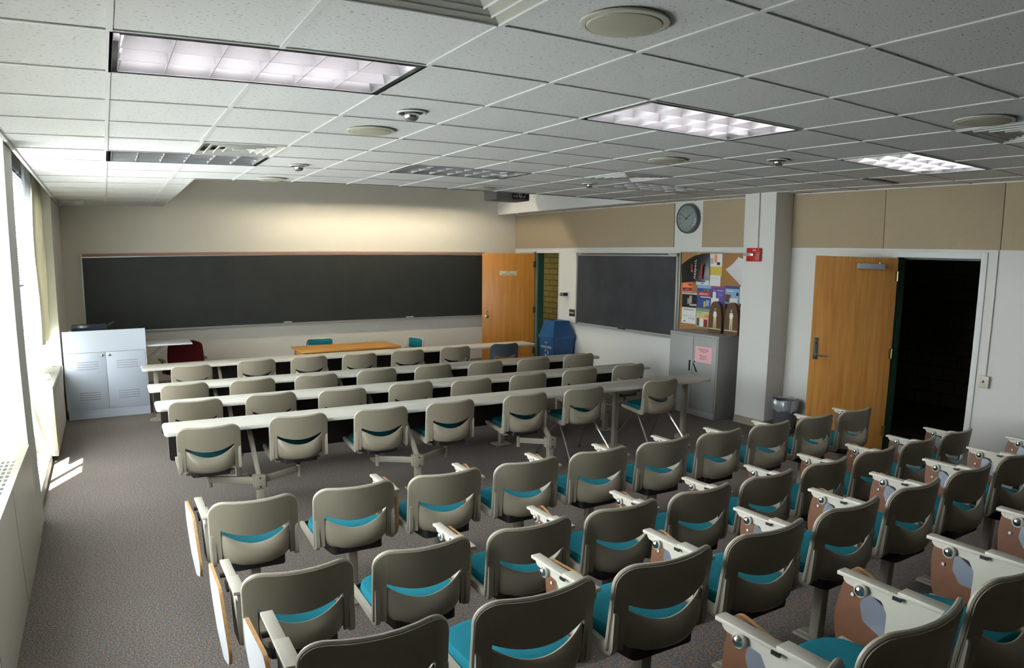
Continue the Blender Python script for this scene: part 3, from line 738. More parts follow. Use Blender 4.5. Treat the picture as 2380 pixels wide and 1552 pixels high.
flyer('blue study abroad flyer with red lettering', 4.585, 4.315, 1.455, 1.79, NAVY, [(0, 1, .86, 1, SKY), (.05, .95, .53, .70, REDP), (.25, 1, .46, .5, PAPER), (.5, .65, .05, .3, YEL), (.68, .92, .10, .36, SKY)], [('study', .055, YEL, .72, .79), ('ABROAD', .042, PAPER, .5, .61)], .016)
flyer('tan and green flyer below the blue study flyer', 4.585, 4.33, 1.165, 1.44, TANP, [(0, 1, .86, 1, GRNP), (0, 1, 0, .07, GRNP), (.06, .24, .1, .5, BRNP), (.3, .56, .06, .5, PAPER), (.62, .9, .05, .45, DRED), (.7, .95, .55, .72, ORG)], [('study in', .03, GRNP, .3, .8)], .016)
flyer('violet flyer with a person in a white coat', 4.305, 4.045, 1.44, 1.79, PUR, [(0, 1, .9, 1, PLUM), (.12, .36, .42, .74, PAPER), (.18, .30, .74, .84, SKIN), (.42, .95, .80, .82, PAPER), (.45, .9, .7, .72, SKY), (.5, .9, .62, .64, SKY), (.5, .8, .55, .56, SKY)], (), .016)
flyer('small white note pinned over the violet flyer', 4.30, 4.15, 1.50, 1.615, PAPER, [(.2, .6, .5, .54, GREYP)], (), .020)
flyer('light blue beach flyer right of the violet flyer', 4.035, 3.775, 1.48, 1.80, SKY, [(0, 1, .88, 1, NAVY), (.1, .6, .76, .8, PAPER), (.02, .4, .3, .62, BRNP), (.02, .35, .0, .2, BRNP), (.8, .95, .58, .72, BLK)], (), .016)
flyer('white note pinned over the beach flyer', 3.945, 3.80, 1.50, 1.63, PAPER, [(.2, .7, .6, .63, GREYP)], (), .020)
flyer('second light blue beach flyer, lower down beside the tan flyer', 4.32, 4.06, 1.16, 1.445, SKY, [(0, 1, .88, 1, NAVY), (.1, .6, .76, .8, PAPER), (.02, .4, .3, .62, BRNP), (.02, .4, .0, .25, BRNP)], (), .016)
flyer('white note pinned over the lower beach flyer', 4.23, 4.09, 1.155, 1.275, PAPER, [(.15, .8, .7, .73, GREYP)], (), .020)
flyer('white strip flyer with a blue bar below the black poster', 4.62, 4.36, 1.79, 1.875, PAPER, [(.1, .7, .5, .7, NAVY), (.4, .6, .2, .35, NAVY)], (), .015)
flyer('blank white note right of the black poster bottom', 4.345, 4.135, 1.785, 1.94, PAPER, [(.2, .8, .7, .72, GRNP)], (), .018)
flyer('dark brown photo flyer at the pillar end of the cork board', 3.765, 3.53, 1.42, 1.90, BRNP, [(0, .45, .3, .8, PAPER), (.1, .5, .1, .2, TANP)], (), .016)
# black poster hanging loose by its top corner, curling away from the wall
t = thing('poster', 'black poster with red and white lettering hanging askew and curling off the cork board', 'poster', (XR, 4.62, 2.0), RW)
m = MB(); P = []
q00, q10, q11, q01 = Vector((-.258, 0, .075)), Vector((.262, 0, .25)), Vector((.28, 0, -.135)), Vector((-.15, 0, -.19))
for i in range(13):
    r = []
    for j in range(9):
        u = i / 12; v = j / 8; q = (q00 * (1 - u) + q10 * u) * (1 - v) + (q01 * (1 - u) + q11 * u) * v
        q.y = -.03 - .13 * (1 - u) ** 2 * (v * .6 + .4) - .05 * v * math.sin(u * PI) - .02 * math.sin(PI * u)
        q.z += .05 * math.sin(PI * u) * (1 - v); r.append(q)
    P.append(r)
m.grid(P, mat('glossy_black_print', (.012, .013, .012), .3), -.001); m.build('sheet', t)
tx = text_mesh('Respect.', .085, PAPER, t, .075, .02, -.125, -PI / 2); tx.rotation_euler = (PI / 2, -PI / 2 + .05, -.15)
tx = text_mesh('I', .06, PAPER, t, .02, -.01, -.125, -PI / 2); tx.rotation_euler = (PI / 2, -PI / 2 + .05, -.15)
m = MB(); m.add([(-.03, -.118, -.13), (.015, -.118, -.12), (.02, -.112, .1), (-.02, -.112, .09)], [(0, 1, 2, 3)], DRED); m.build('red_stripe', t)
m = MB(); m.add([(.16, -.104, -.12), (.2, -.100, -.12), (.2, -.095, .1), (.17, -.098, .09)], [(0, 1, 2, 3)], DRED); m.build('red_stripe', t)
# white sheet bent forward next to the pillar
t = thing('paper_sheet', 'white paper sheet bent forward at the pillar end of the cork board', 'paper', (XR, 3.70, 2.0), RW)
m = MB(); P = []
q00, q10, q11, q01 = Vector((-.10, 0, .205)), Vector((.16, 0, .12)), Vector((.10, 0, -.20)), Vector((-.22, 0, .03))
for i in range(9):
    r = []
    for j in range(7):
        u = i / 8; v = j / 6; q = (q00 * (1 - u) + q10 * u) * (1 - v) + (q01 * (1 - u) + q11 * u) * v
        q.y = -.04 - .12 * v * v; r.append(q)
    P.append(r)
m.grid(P, PAPER, -.001); m.build('sheet', t)

# clock
t = wthing('wall_clock', 'round grey wall clock on the white strip between two tan panels', 'clock', 4.807, 2.76)
RX = Matrix.Rotation(PI / 2, 4, 'X')
m = MB(); m.lathe([(.215, .001), (.222, .03), (.218, .075), (.200, .085), (.196, .072)], RX, mat('clock_case', (.10, .10, .11), .35), 48); m.build('case', t)
m = MB(); m.lathe([(.197, .0735), (0, .0735)], RX, mat('clock_dial', (.36, .38, .36), .5), 48); m.build('dial', t)
m = MB()
for k in range(60):
    a = k * PI / 30; r0 = .176 if k % 5 else .168
    m.beam((r0 * math.sin(a), -.0750, r0 * math.cos(a)), (.188 * math.sin(a), -.0750, .188 * math.cos(a)), .003 if k % 5 else .006, .001, BLACK)
m.build('minute_marks', t)
for k in range(1, 13):
    a = k * PI / 6; text_mesh(str(k), .040, BLACK, t, .142 * math.sin(a), .142 * math.cos(a), -.0755, name='numeral')
def hand(nm, ang, L, w):
    a = math.radians(ang); m = MB(); m.beam((-.035 * math.sin(a), -.078, -.035 * math.cos(a)), (L * math.sin(a), -.078, L * math.cos(a)), w, .002, BLACK); m.build(nm, t)
hand('hour_hand', 53, .095, .013); hand('minute_hand', 298, .150, .009)
m = MB(); m.lathe([(.012, .074), (.012, .084), (0, .085)], RX, BLACK, 16); m.build('hub', t)
m = MB(); m.lathe([(.199, .078), (.19, .083), (.12, .090), (0, .093)], RX, GLASS, 40); m.build('cover_glass', t)

# fire alarm + conduits
t = thing('fire_alarm', 'red fire alarm pull station on the white pillar', 'fire alarm', (7.365, 3.23, 2.235), RW)
m = MB(); m.box(-.108, .108, -.052, -.001, -.085, .085, RED, .006); m.build('box', t)
m = MB(); m.box(-.125, .03, -.085, -.052, -.018, .020, ALU, .005); m.build('pull_handle', t)
text_mesh('FIRE', .03, PAPER, t, .02, .055, -.0525); text_mesh('PULL', .026, BLK, t, -.045, 0.0, -.0858)
m = MB(); m.tube((7.352, 3.19, 2.32), (7.352, 3.19, H + .005), .011, WHITE, 10); tag(m.build('conduit'), 'white painted conduit running from the fire alarm up to the ceiling', 'conduit', 'wall conduits')
m = MB(); m.box(XR - .022, XR - .001, .325, .345, 1.05, 2.335, WHITE, .003); tag(m.build('conduit'), 'white painted conduit from the light switch up past the dark doorway', 'conduit', 'wall conduits')
t = wthing('light_switch', 'ivory light switch at the end of the conduit right of the dark doorway', 'switch', .334, .992)
m = MB(); m.box(-.055, .055, -.045, -.001, -.062, .062, mat('ivory_plastic', (.58, .55, .44), .4), .006); m.build('cover_plate', t)
m = MB(); m.box(-.006, .006, -.060, -.045, -.008, .016, BRNP, .001); m.build('toggle', t)
t = wthing('switch_plate', 'dark metal plate with four light switches beside the small chalkboard', 'switch', 7.78, 1.145)
m = MB(); m.box(-.088, .088, -.008, -.001, -.065, .065, mat('dark_plate', (.07, .06, .05), .4, metal=.4), .003); m.build('plate', t)
for k in range(4):
    m = MB(); m.box(-.065 + .037 * k, -.055 + .037 * k, -.022, -.008, -.012, .012, PAPER, .001); m.build('toggle', t)
t = wthing('pencil_sharpener', 'metal pencil sharpener mounted on the white wall above the switch plate', 'pencil sharpener', 7.955, 1.476)
m = MB(); m.box(-.015, .075, -.012, -.001, -.05, .06, LAMW, .003); m.build('bracket', t)
m = MB(); m.tube((-.10, -.07, 0), (-.01, -.07, 0), .034, STEEL, 16); m.box(-.01, .05, -.09, -.012, -.025, .035, DARKM, .01); m.build('body', t)
m = MB(); m.tube((.02, -.085, .01), (.02, -.12, -.02), .006, STEEL); m.build('crank', t)

# storage cabinet
t = thing('storage_cabinet', 'grey two-door steel cabinet under the cork board, pink notice on it', 'cabinet', (7.157, 4.53, 0), RW)
Wc, Dc, Hc = .93, .52, 1.145
m = MB(); m.box(0.001, Wc - .001, 0.0, Dc - .002, 0.001, Hc - .02, GREYC, .004); m.box(-.006, Wc + .006, -.008, Dc, Hc - .035, Hc, GREYC, .005); m.box(-.002, .022, -.006, .01, 0, Hc - .03, GREYC, .002); m.box(Wc - .022, Wc + .002, -.006, .01, 0, Hc - .03, GREYC, .002)
m.box(0, Wc, -.006, .01, 0, .085, GREYC, .002); m.build('body', t)
for k, (a, c) in enumerate(((.026, Wc / 2 - .003), (Wc / 2 + .003, Wc - .026))):
    m = MB(); m.box(a, c, -.010, .002, .095, Hc - .045, GREYC, .003); d = m.build('door', t)
    x = (Wc / 2 - .045) if k == 0 else (Wc / 2 + .045)
    m = MB(); m.lathe([(.011, .010), (.011, .022), (0, .024)], Tm(x, 0, .755) @ RX, DARKM, 12)
    if k == 0: m.beam((x, -.026, .76), (x, -.026, .62), .014, .008, DARKM)
    else: m.beam((x - .015, -.026, .735), (x + .055, -.026, .62), .014, .008, DARKM)
    m.build('handle', d)
t = thing('notice', 'pink paper notice taped to the right door of the grey cabinet', 'notice', (7.157 - .0125, 4.015, .76), RW)
m = MB(); m.box(0, .315, -.0015, 0, 0, .215, PINK); m.build('sheet', t)
for s, z in (('This overhead and stand', .185), ('are available for faculty', .165), ('use in this room', .145), ('Please return it to', .095), ('cabinet and lock', .072), ('cabinet after use', .049)):
    text_mesh(s, .020, BLK, t, .155, z, -.002)
for lb, ya in (('dark brown arched brochure stand on the cabinet top, left one', 4.10), ('dark brown arched brochure stand beside the pillar on the cabinet top', 3.80)):
    t = thing('brochure_stand', lb, 'brochure stand', (7.50, ya, Hc), RW, 'brochure stands on the cabinet')
    w, h = .26, .44
    pts = [(0, 0), (w, 0), (w * .96, h * .55), (w * .80, h * .93), (w * .62, h), (w * .38, h), (w * .20, h * .93), (w * .04, h * .55)]
    m = MB(); m.prism(roundpoly(pts, .04), MXZ, .05, BRNP); m.build('holder', t)
    m = MB(); M2 = MXZ.copy(); M2 = Tm(0, -.0505, 0) @ M2
    m.prism([(w * .40, h * .16), (w * .47, h * .16), (w * .49, h * .48), (w * .54, h * .16), (w * .60, h * .16), (w * .60, h * .50), (w * .65, h * .58), (w * .58, h * .68), (w * .42, h * .68), (w * .35, h * .58), (w * .40, h * .50)], M2, .001, TANP)
    m.prism([(w * .42, h * .50), (w * .58, h * .50), (w * .60, h * .68), (w * .40, h * .68)], Tm(0, -.0007, 0) @ M2, .001, PAPER)
    m.prism([(w * .45, h * .70), (w * .55, h * .70), (w * .55, h * .79), (w * .45, h * .79)], Tm(0, -.0007, 0) @ M2, .001, SKIN)
    m.box(w * .05, w * .95, -.052, -.0505, h * .12, h * .15, TANP); m.build('printed_figure', t)

# waste basket between pillar and open door
t = thing('waste_basket', 'small grey waste basket with a clear liner between the pillar and the open oak door', 'waste basket', (7.48, 2.70, 0))
m = MB(); m.lathe([(.125, .002), (.13, .01), (.155, .40), (.158, .41), (.150, .41), (.125, .02), (0, .015)], Matrix(), mat('grey_bin', (.12, .125, .13), .4), 28); m.build('bin', t)
m = MB(); P = []
for i in range(33):
    a = 2 * PI * i / 32; w = .008 * math.sin(a * 7) + .006 * math.sin(a * 11 + 1)
    P.append([((.150) * math.cos(a), .150 * math.sin(a), .40), ((.160 + w) * math.cos(a), (.160 + w) * math.sin(a), .425 + w), ((.172 + w) * math.cos(a), (.172 + w) * math.sin(a), .40), ((.168 + w * 1.4) * math.cos(a), (.168 + w * 1.4) * math.sin(a), .29 + w * 2)])
m.grid(P, mat('clear_liner', (.30, .33, .36), .15, spec=.8)); m.build('liner', t)

# recycling bin
bx0, bx1, by0, by1 = 7.18, 7.69, 7.60, 8.10
t = thing('recycling_bin', 'tall blue newspaper recycling bin with a hooded lid in the far doorway', 'recycling bin', ((bx0 + bx1) / 2, (by0 + by1) / 2, 0))
def frustum(m, x, y, z0, x2, y2, z1, mt):
    m.add([(-x, -y, z0), (x, -y, z0), (x, y, z0), (-x, y, z0), (-x2, -y2, z1), (x2, -y2, z1), (x2, y2, z1), (-x2, y2, z1)], [(0, 3, 2, 1), (4, 5, 6, 7), (0, 1, 5, 4), (1, 2, 6, 5), (2, 3, 7, 6), (3, 0, 4, 7)], mt)
m = MB(); frustum(m, .195, .195, .0, .235, .235, .69, BLUE); m.build('body', t)
m = MB(); m.box(-.25, .25, -.25, .25, .69, .735, BLUE2, .008); frustum(m, .238, .238, .73, .165, .165, 1.00, BLUE2); m.box(-.165, .165, -.165, .165, .995, 1.01, BLUE2, .005); m.build('lid', t)
tx = text_mesh('NEWSPAPERS', .058, WHITEP, t, -.228, .47); tx.location = (-.2285, 0, .525); tx.rotation_euler = (PI / 2, 0, -PI / 2)
tx = text_mesh('ONLY', .036, WHITEP, t, -.228, .55); tx.location = (-.2325, 0, .61); tx.rotation_euler = (PI / 2, 0, -PI / 2)
m = MB()
for k in range(3):
    a0 = k * 2 * PI / 3
    pts_ = [(-.222, .055 * math.sin(a0 + j * .25), .425 + .055 * math.cos(a0 + j * .25)) for j in range(6)]
    m.path(pts_, .008, WHITEP, 6)
m.build('recycling_symbol', t)

# ------------------------------------------------------------------ front of the room
t = thing('lectern_cabinet', 'wide pale grey media lectern with two louvred doors near the window', 'lectern', (-.155, 7.6, 0))
lx0, lx1, lh, ld = -.50, .575, 1.203, .62
m = MB(); pts = [(0, 0), (ld, 0), (ld, 1.13), (.05, lh), (0, lh)]
m.prism(pts, Tm(lx0, 0, 0) @ MYZ, lx1 - lx0, LECT); m.build('body', t)
mid = (lx0 + lx1) / 2
for k, (a, c) in enumerate(((lx0 + .03, mid - .002), (mid + .002, lx1 - .02))):
    m = MB(); m.box(a, c, -.008, .002, .13, .905, LECT, .002)
    for zz in (.26, .68):
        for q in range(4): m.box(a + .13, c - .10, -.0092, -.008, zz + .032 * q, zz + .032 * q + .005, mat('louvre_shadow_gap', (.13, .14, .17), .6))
    d = m.build('door', t)
    x = mid - .045 if k == 0 else mid + .045
    m = MB(); m.lathe([(.012, .008), (.012, .02), (.016, .026), (0, .03)], Tm(x, 0, .865) @ RX, CHROME, 12); m.build('knob', d)
m = MB(); m.box(lx0, lx1, -.002, 0, .906, .909, DARKM); m.box(mid - .0015, mid + .0015, -.0015, 0, .13, .905, DARKM); m.build('door_gap', t)
m = MB(); m.tube((lx0 + .08, .1, 1.19), (lx0 + .11, .1, 1.215), .012, LAMW); m.build('grommet', t)
t = thing('monitor', 'black monitor lying low behind the top edge of the lectern', 'monitor', (-.28, 8.0, 1.178))
m = MB(); m.box(-.27, .20, -.12, .12, .0, .080, mat('monitor_case', (.025, .032, .045), .3), .02); m.build('case', t)
m = MB(); m.box(-.25, .18, -.1215, -.119, .02, .08, mat('monitor_glass', (.02, .035, .06), .08), .001); m.build('screen', t)
m = MB(); m.path([(.20 + .10 * math.sin(q * PI), -.05, .02 + .09 * math.sin(q * PI * .9)) for q in [j / 10 for j in range(11)]], .008, BLACK, 6); m.build('cable', t)
t = thing('side_shelf', 'white fold-out shelf on the right side of the lectern', 'shelf', (.42, 7.66, 0))
m = MB(); m.box(.0, .64, 0, .56, .935, .96, LAMW, .006); m.build('top', t)
for y in (.08, .46):
    m = MB(); m.beam((.005, y, .70), (.30, y, .93), .02, .006, METALP); m.box(.0, .006, y - .01, y + .01, .66, .93, METALP); m.build('bracket', t)

t = thing('office_chair', 'maroon upholstered office chair behind the lectern shelf', 'chair', (.98, 8.45, 0), .15)
m = MB(); m.prism(roundpoly([(-.25, .50), (.25, .50), (.27, .66), (.25, .88), (.15, .925), (-.15, .925), (-.25, .88), (-.27, .66)], .09, 5), Tm(0, -.16, 0) @ MXZ, .075, MAROON); m.build('backrest', t)
m = MB(); m.prism(rrect(-.25, .25, -.17, .30, .08), Tm(0, 0, .42), .09, MAROON); m.build('seat', t)
for s in (-1, 1):
    m = MB(); m.path([(s * .24, -.02, .42), (s * .31, -.02, .44), (s * .315, -.02, .62)], .014, BLACK); m.box(s * .285, s * .345, -.15, .14, .62, .655, mat('grey_arm_pad', (.20, .20, .19), .5), .012); m.build('armrest', t)
m = MB(); m.tube((0, .05, .10), (0, .05, .42), .025, BLACK); m.build('column', t)
m = MB()
for k in range(5):
    a = k * 2 * PI / 5; m.beam((0, .05, .09), (.28 * math.cos(a), .05 + .28 * math.sin(a), .06), .04, .03, BLACK, .008)
m.build('base', t)
for k in range(5):
    a = k * 2 * PI / 5; m = MB(); m.tube((.27 * math.cos(a) - .02, .05 + .27 * math.sin(a), .026), (.27 * math.cos(a) + .02, .05 + .27 * math.sin(a), .026), .026, BLACK, 14); m.build('caster', t)

t = thing('wooden_desk', 'orange wooden desk at the front of the room behind the first table row', 'desk', (3.42, 7.87, 0))
m = MB(); m.box(-.80, .80, -.36, .36, .715, .75, DESKW, .010); m.build('desktop', t)
m = MB(); m.box(-.74, .74, -.31, -.29, .62, .715, DESKW); m.box(-.74, .74, .29, .31, .62, .715, DESKW); m.box(-.75, -.73, -.31, .31, .62, .715, DESKW); m.box(.73, .75, -.31, .31, .62, .715, DESKW); m.build('apron', t)
for sx in (-1, 1):
    for sy in (-1, 1):
        m = MB(); m.box(sx * .69, sx * .75, sy * .25, sy * .31, 0, .715, DESKW, .004); m.build('leg', t)

# ------------------------------------------------------------------ the chair family
HW = .25; ZT = .785
def smile(x, lo, hi, w=.195): return lo + (hi - lo) * (x / w) ** 2
def yb_(x, z):     # back surface: curved around the sitter, slightly reclined
    return -.165 + .95 * x * x + (.785 - z) * .10
def ztop(x):
    ax = abs(x); r = .085
    base = ZT + .012 * (ax / HW) ** 2
    if ax > HW - r:
        d = ax - (HW - r); base -= r - math.sqrt(max(r * r - d * d, 0))
    return base
def shell_parts(par, plastic, cushion, back_cushion=True, zlow=.42):
    # backrest shell with side strips
    m = MB(); th = .010
    cols = [-.195 + .39 * k / 14 for k in range(15)]
    P = [[(x, yb_(x, z), z) for z in [smile(x, .586, .630) + (ztop(x) - smile(x, .586, .630)) * j / 8 for j in range(9)]] for x in cols]
    m.grid(P, plastic, th)
    for s in (-1, 1):
        xs_ = [.195, .21, .225, .236, .244, .249, .25]
        P = [[(s * x, yb_(x, z), z) for z in [zlow + .005 + (ztop(x) - zlow - .005) * j / 12 for j in range(13)]] for x in (xs_ if s > 0 else xs_[::-1])]
        m.grid(P, plastic, th)
    # rolled rim
    pts = [Vector((-HW, yb_(HW, zlow), zlow))] + [Vector((-HW, yb_(HW, z), z)) for z in (.50, .58, .64)]
    xs_ = [-HW + .085 * (1 - math.cos(a)) for a in [k * PI / 16 for k in range(9)]]
    top = [(x, ztop(x)) for x in xs_] + [(x, ztop(x)) for x in [-.12, -.06, 0, .06, .12]] + [(-x, ztop(x)) for x in xs_[::-1]]
    pts += [Vector((x, yb_(x, z), z)) for x, z in top]
    pts += [Vector((HW, yb_(HW, z), z)) for z in (.64, .58, .50)] + [Vector((HW, yb_(HW, zlow), zlow))]
    rim = RIMLIT if plastic is PUTTY else plastic
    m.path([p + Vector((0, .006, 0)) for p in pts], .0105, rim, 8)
    m.path([(x, yb_(x, .59) + .004, smile(x, .586, .630)) for x in cols], .007, plastic, 6)
    m.build('backrest', par)
    for s in (-1, 1):
        m = MB(); xs_ = [.199, .212, .228, .243][::(1 if s < 0 else -1)]
        P = [[(s * x, yb_(x, z) - .0015, z) for z in (.500, .58, .594, .602, .65, .705)] for x in xs_]
        m.grid(P, plastic, .009)
        P = [[(s * x, yb_(x, z) - .0105, z) for z in (.592, .596)] for x in xs_]
        m.grid(P, plastic, .0025)
        m.build('hinge_cover', par)
    # bucket shell under the slot
    m = MB(); P = []
    prof = [(.010, 0.0, 1.0), (.030, .10, 1.0), (.046, .28, 1.0), (.054, .48, .995), (.052, .66, .985), (.040, .82, .965), (.014, .93, .93), (-.03, .985, .88), (-.12, 1.0, .82), (-.28, .93, .78), (-.42, .80, .78)]
    for i in range(21):
        u = -1 + 2 * i / 20; row = []
        zr = smile(u * .196, .530, .602); zb = .398 + .030 * abs(u) ** 4
        for bl, q, sx in prof:
            x = u * .196 * sx; z = zr + (zb - zr) * q
            dome = (1 - abs(u) ** 2.6) ** .6 if abs(u) < 1 else 0
            y = yb_(u * .196, z) + .004 - (bl * (dome if bl > 0 else 1) if bl > 0 else bl)
            row.append((x, y, z))
        P.append(row)
    m.grid(P, plastic, -.006)
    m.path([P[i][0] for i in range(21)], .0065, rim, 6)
    m.build('seat_shell', par)
    # side rails, front edge
    m = MB()
    for s in (-1, 1):
        pts = [(-.105, .60), (-.102, .43), (-.085, .402), (-.055, .398), (.27, .432), (.292, .450), (.285, .468), (-.035, .445), (-.062, .47), (-.075, .60)]
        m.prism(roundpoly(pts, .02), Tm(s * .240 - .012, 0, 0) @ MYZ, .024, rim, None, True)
    P = []
    for i in range(13):
        u = -1 + 2 * i / 12; yy = .275 + .035 * (1 - u * u)
        P.append([(u * .24, yy - .05, .43), (u * .24, yy, .436), (u * .24, yy + .012, .452), (u * .24, yy - .01, .468)])
    m.grid(P, plastic, .004)
    m.box(-.235, .235, -.06, .25, .425, .436, plastic)
    m.build('seat_frame', par)
    # seat cushion with a rounded front
    m = MB(); pts = [(-.195, -.09), (.195, -.09), (.222, .0), (.225, .20), (.19, .285), (.10, .312), (-.10, .312), (-.19, .285), (-.225, .20), (-.222, .0)]
    pts = roundpoly(pts, .04, 3); c = [sum(p[0] for p in pts) / len(pts), sum(p[1] for p in pts) / len(pts)]
    lv = [(1.0, .437), (1.0, .465), (.985, .480), (.95, .490), (.80, .496), (.45, .494)]
    vs_ = []; n = len(pts)
    for sc_, z in lv: vs_ += [((p[0] - c[0]) * sc_ + c[0], (p[1] - c[1]) * sc_ + c[1], z) for p in pts]
    vs_.append((c[0], c[1], .492)); fs = [(k * n + i, k * n + (i + 1) % n, (k + 1) * n + (i + 1) % n, (k + 1) * n + i) for k in range(len(lv) - 1) for i in range(n)]
    fs += [((len(lv) - 1) * n + i, (len(lv) - 1) * n + (i + 1) % n, len(lv) * n) for i in range(n)]
    m.add(vs_, fs, cushion, True); m.build('seat_cushion', par)
    if back_cushion:
        m = MB(); P = []
        for i in range(15):
            x = -.205 + .41 * i / 14; row = []
            for j in range(9):
                z = smile(x, .600, .635, .205) + (min(ztop(x) - .014, .776) - smile(x, .600, .635, .205)) * j / 8
                pf = .024 * (max(0, 1 - abs(x / .207) ** 6) * max(0, 1 - abs((j - 4) / 4.1) ** 6)) + .002
                row.append((x, yb_(x, z) + .011 + pf, z))
            P.append(row)
        m.grid(P, cushion, -.004); m.build('back_cushion', par)

def board_part(par, ox, out):
    """folded writing tablet hanging beside the arm; out = +1 right side, -1 left side"""
    if out > 0: pts = roundpoly([(.10, .012), (-.165, .012), (-.185, -.14), (-.17, -.29), (-.09, -.36), (.02, -.34), (.095, -.22), (.112, -.08)], .05, 4)
    else: pts = roundpoly([(.155, .010), (-.165, .005), (-.31, -.255), (-.27, -.33), (-.10, -.385), (.06, -.30), (.165, -.12)], .035, 4)
    pts = [(y, z) for y, z in pts][::-1]
    m = MB()
    inner, outer = LAMB, LAMW
    if out > 0: m.prism(pts, MYZ, .016, outer, EDGEW, False, inner)
    else: m.prism(pts, Tm(-.016, 0, 0) @ MYZ, .016, inner, EDGEW, False, outer)
    o = m.build('tablet', par); o.location = (ox, .235, .665)
    p = MB(); q = roundpoly([(.01, -.040), (-.13, -.050), (-.135, -.155), (-.02, -.150), (.015, -.10)], .012)[::-1]
    p.prism(q, Tm(-.005 if out > 0 else .0, 0, 0) @ MYZ, .005, ZINC)
    for y, z in ((.055, -.09), (-.155, -.19)): p.tube((-.006 * out, y, z), (0, y, z), .007, LAMW, 8)
    pl = p.build('pivot_plate', o)
    return o
def arm_part(par, side):
    ax = side * .272 if side > 0 else -.262
    m = MB()
    m.box(ax - .023, ax + .023, .085, .335, .684, .699, ARMP, .003)           # front run of the arm
    m.box(ax - .027, ax + .027, -.085, .10, .694, .711, ARMP, .003)           # raised rear run
    pts = [(.315, .688), (.315, .672), (.300, .660), (.16, .648), (.135, .61), (.13, .41), (-.01, .41), (-.005, .62), (-.02, .655), (-.075, .660), (-.082, .690)]
    m.prism(roundpoly(pts[::-1], .008), Tm(ax - .011, 0, 0) @ MYZ, .022, ARMP)
    m.box(min(ax, side * .20), max(ax, side * .20), .0, .12, .405, .425, METALP)
    m.box(ax - .028, ax - .020, .085, .115, .678, .690, DARKM)
    a = m.build('armrest', par)
    m = MB(); q = Matrix.Rotation(-side * PI / 2, 4, 'Y')
    m.lathe([(.026, -.005), (.027, .012), (.023, .0165)], Tm(ax - side * .010, .235, .660) @ q, ARMP, 20)
    m.lathe([(.020, .014), (.018, .021), (.010, .027), (0, .029)], Tm(ax - side * .010, .235, .660) @ q, CHROME, 20)
    m.tube((ax, .235, .660), (ax + side * .04, .235, .660), .012, DARKM)
    m.build('pivot_knob', a)
    m = MB(); m.beam((ax + side * .02, .20, .645), (ax + side * .02, .145, .615), .012, .014, BLACK, .002); m.build('latch', a)
    return board_part(par, ax + side * .055, side)

def make_tablet_chair(side):
    t = thing('tablet_chair', '', 'chair')
    shell_parts(t, PUTTY, TEAL)
    m = MB(); m.prism(roundpoly([(-.16, -.13), (.16, -.13), (.19, .12), (-.19, .12)], .03), Tm(0, 0, .372), .05, BLACK); m.build('seat_plate', t)
    m = MB(); m.box(-.028, .028, -.028, .028, .015, .38, METALP, .005); m.build('post', t)
    m = MB(); m.box(-.055, .055, -.11, .11, 0, .016, METALP, .004); m.beam((0, .03, .018), (0, .10, .018), .05, .012, METALP, .002); m.build('foot_plate', t)
    arm_part(t, side)
    return t
random.seed(11)
rows = [('front', .845, -.0145, 0.0, 10), ('second', -.185, -.0105, 0.0, 10), ('third', -1.200, -.007, .20, 9), ('fourth', -2.245, 0, .39, 5)]
ordn = ['first', 'second', 'third', 'fourth', 'fifth', 'sixth', 'seventh', 'eighth', 'ninth', 'tenth']
proto_r = proto_l = None; used_r = used_l = False
where = {'front': 'in the front row of tablet-arm seats', 'second': 'in the second row of tablet-arm seats', 'third': 'in the third row of tablet-arm seats', 'fourth': 'in the nearest row of tablet-arm seats'}
raised = {('front', 2), ('front', 3), ('front', 4), ('front', 8), ('second', 2), ('second', 3), ('second', 7), ('third', 2), ('third', 4), ('third', 5), ('third', 8), ('fourth', 1), ('fourth', 2)}
for rn, y0, sl, zf, n in rows:
    for k in range(n):
        if rn == 'fourth' and k == 0: continue
        left = (k == 0)
        if left:
            if proto_l is None: proto_l = make_tablet_chair(-1); o = proto_l
            else: o = copy_tree(proto_l)
        else:
            if proto_r is None: proto_r = make_tablet_chair(1); o = proto_r
            else: o = copy_tree(proto_r)
        o.location = (.640 + .6035 * k, y0 + sl * k + .165, zf); o.rotation_euler = (0, 0, random.uniform(-.012, .012))
        o['group'] = 'teal tablet-arm seats bolted to the floor'
        if left: lb = 'aisle seat %s with its tablet on the left' % where[rn]
        else:
            lb = 'grey tablet-arm seat %s, %s from the window aisle' % (where[rn], ordn[k])
        o['label'] = lb
        for c in o.children:
            if c.name.split('.')[0] == 'tablet':
                if (rn, k) in raised:
                    c.rotation_euler = (math.radians(random.uniform(9, 15)), 0, math.radians(-random.uniform(2, 4)))
                    if (rn, k) == ('fourth', 2): c.rotation_euler = (math.radians(16), 0, math.radians(-5)); 
                else: c.rotation_euler = (math.radians(random.uniform(-4, 3)), 0, math.radians(random.uniform(-2, 2)))

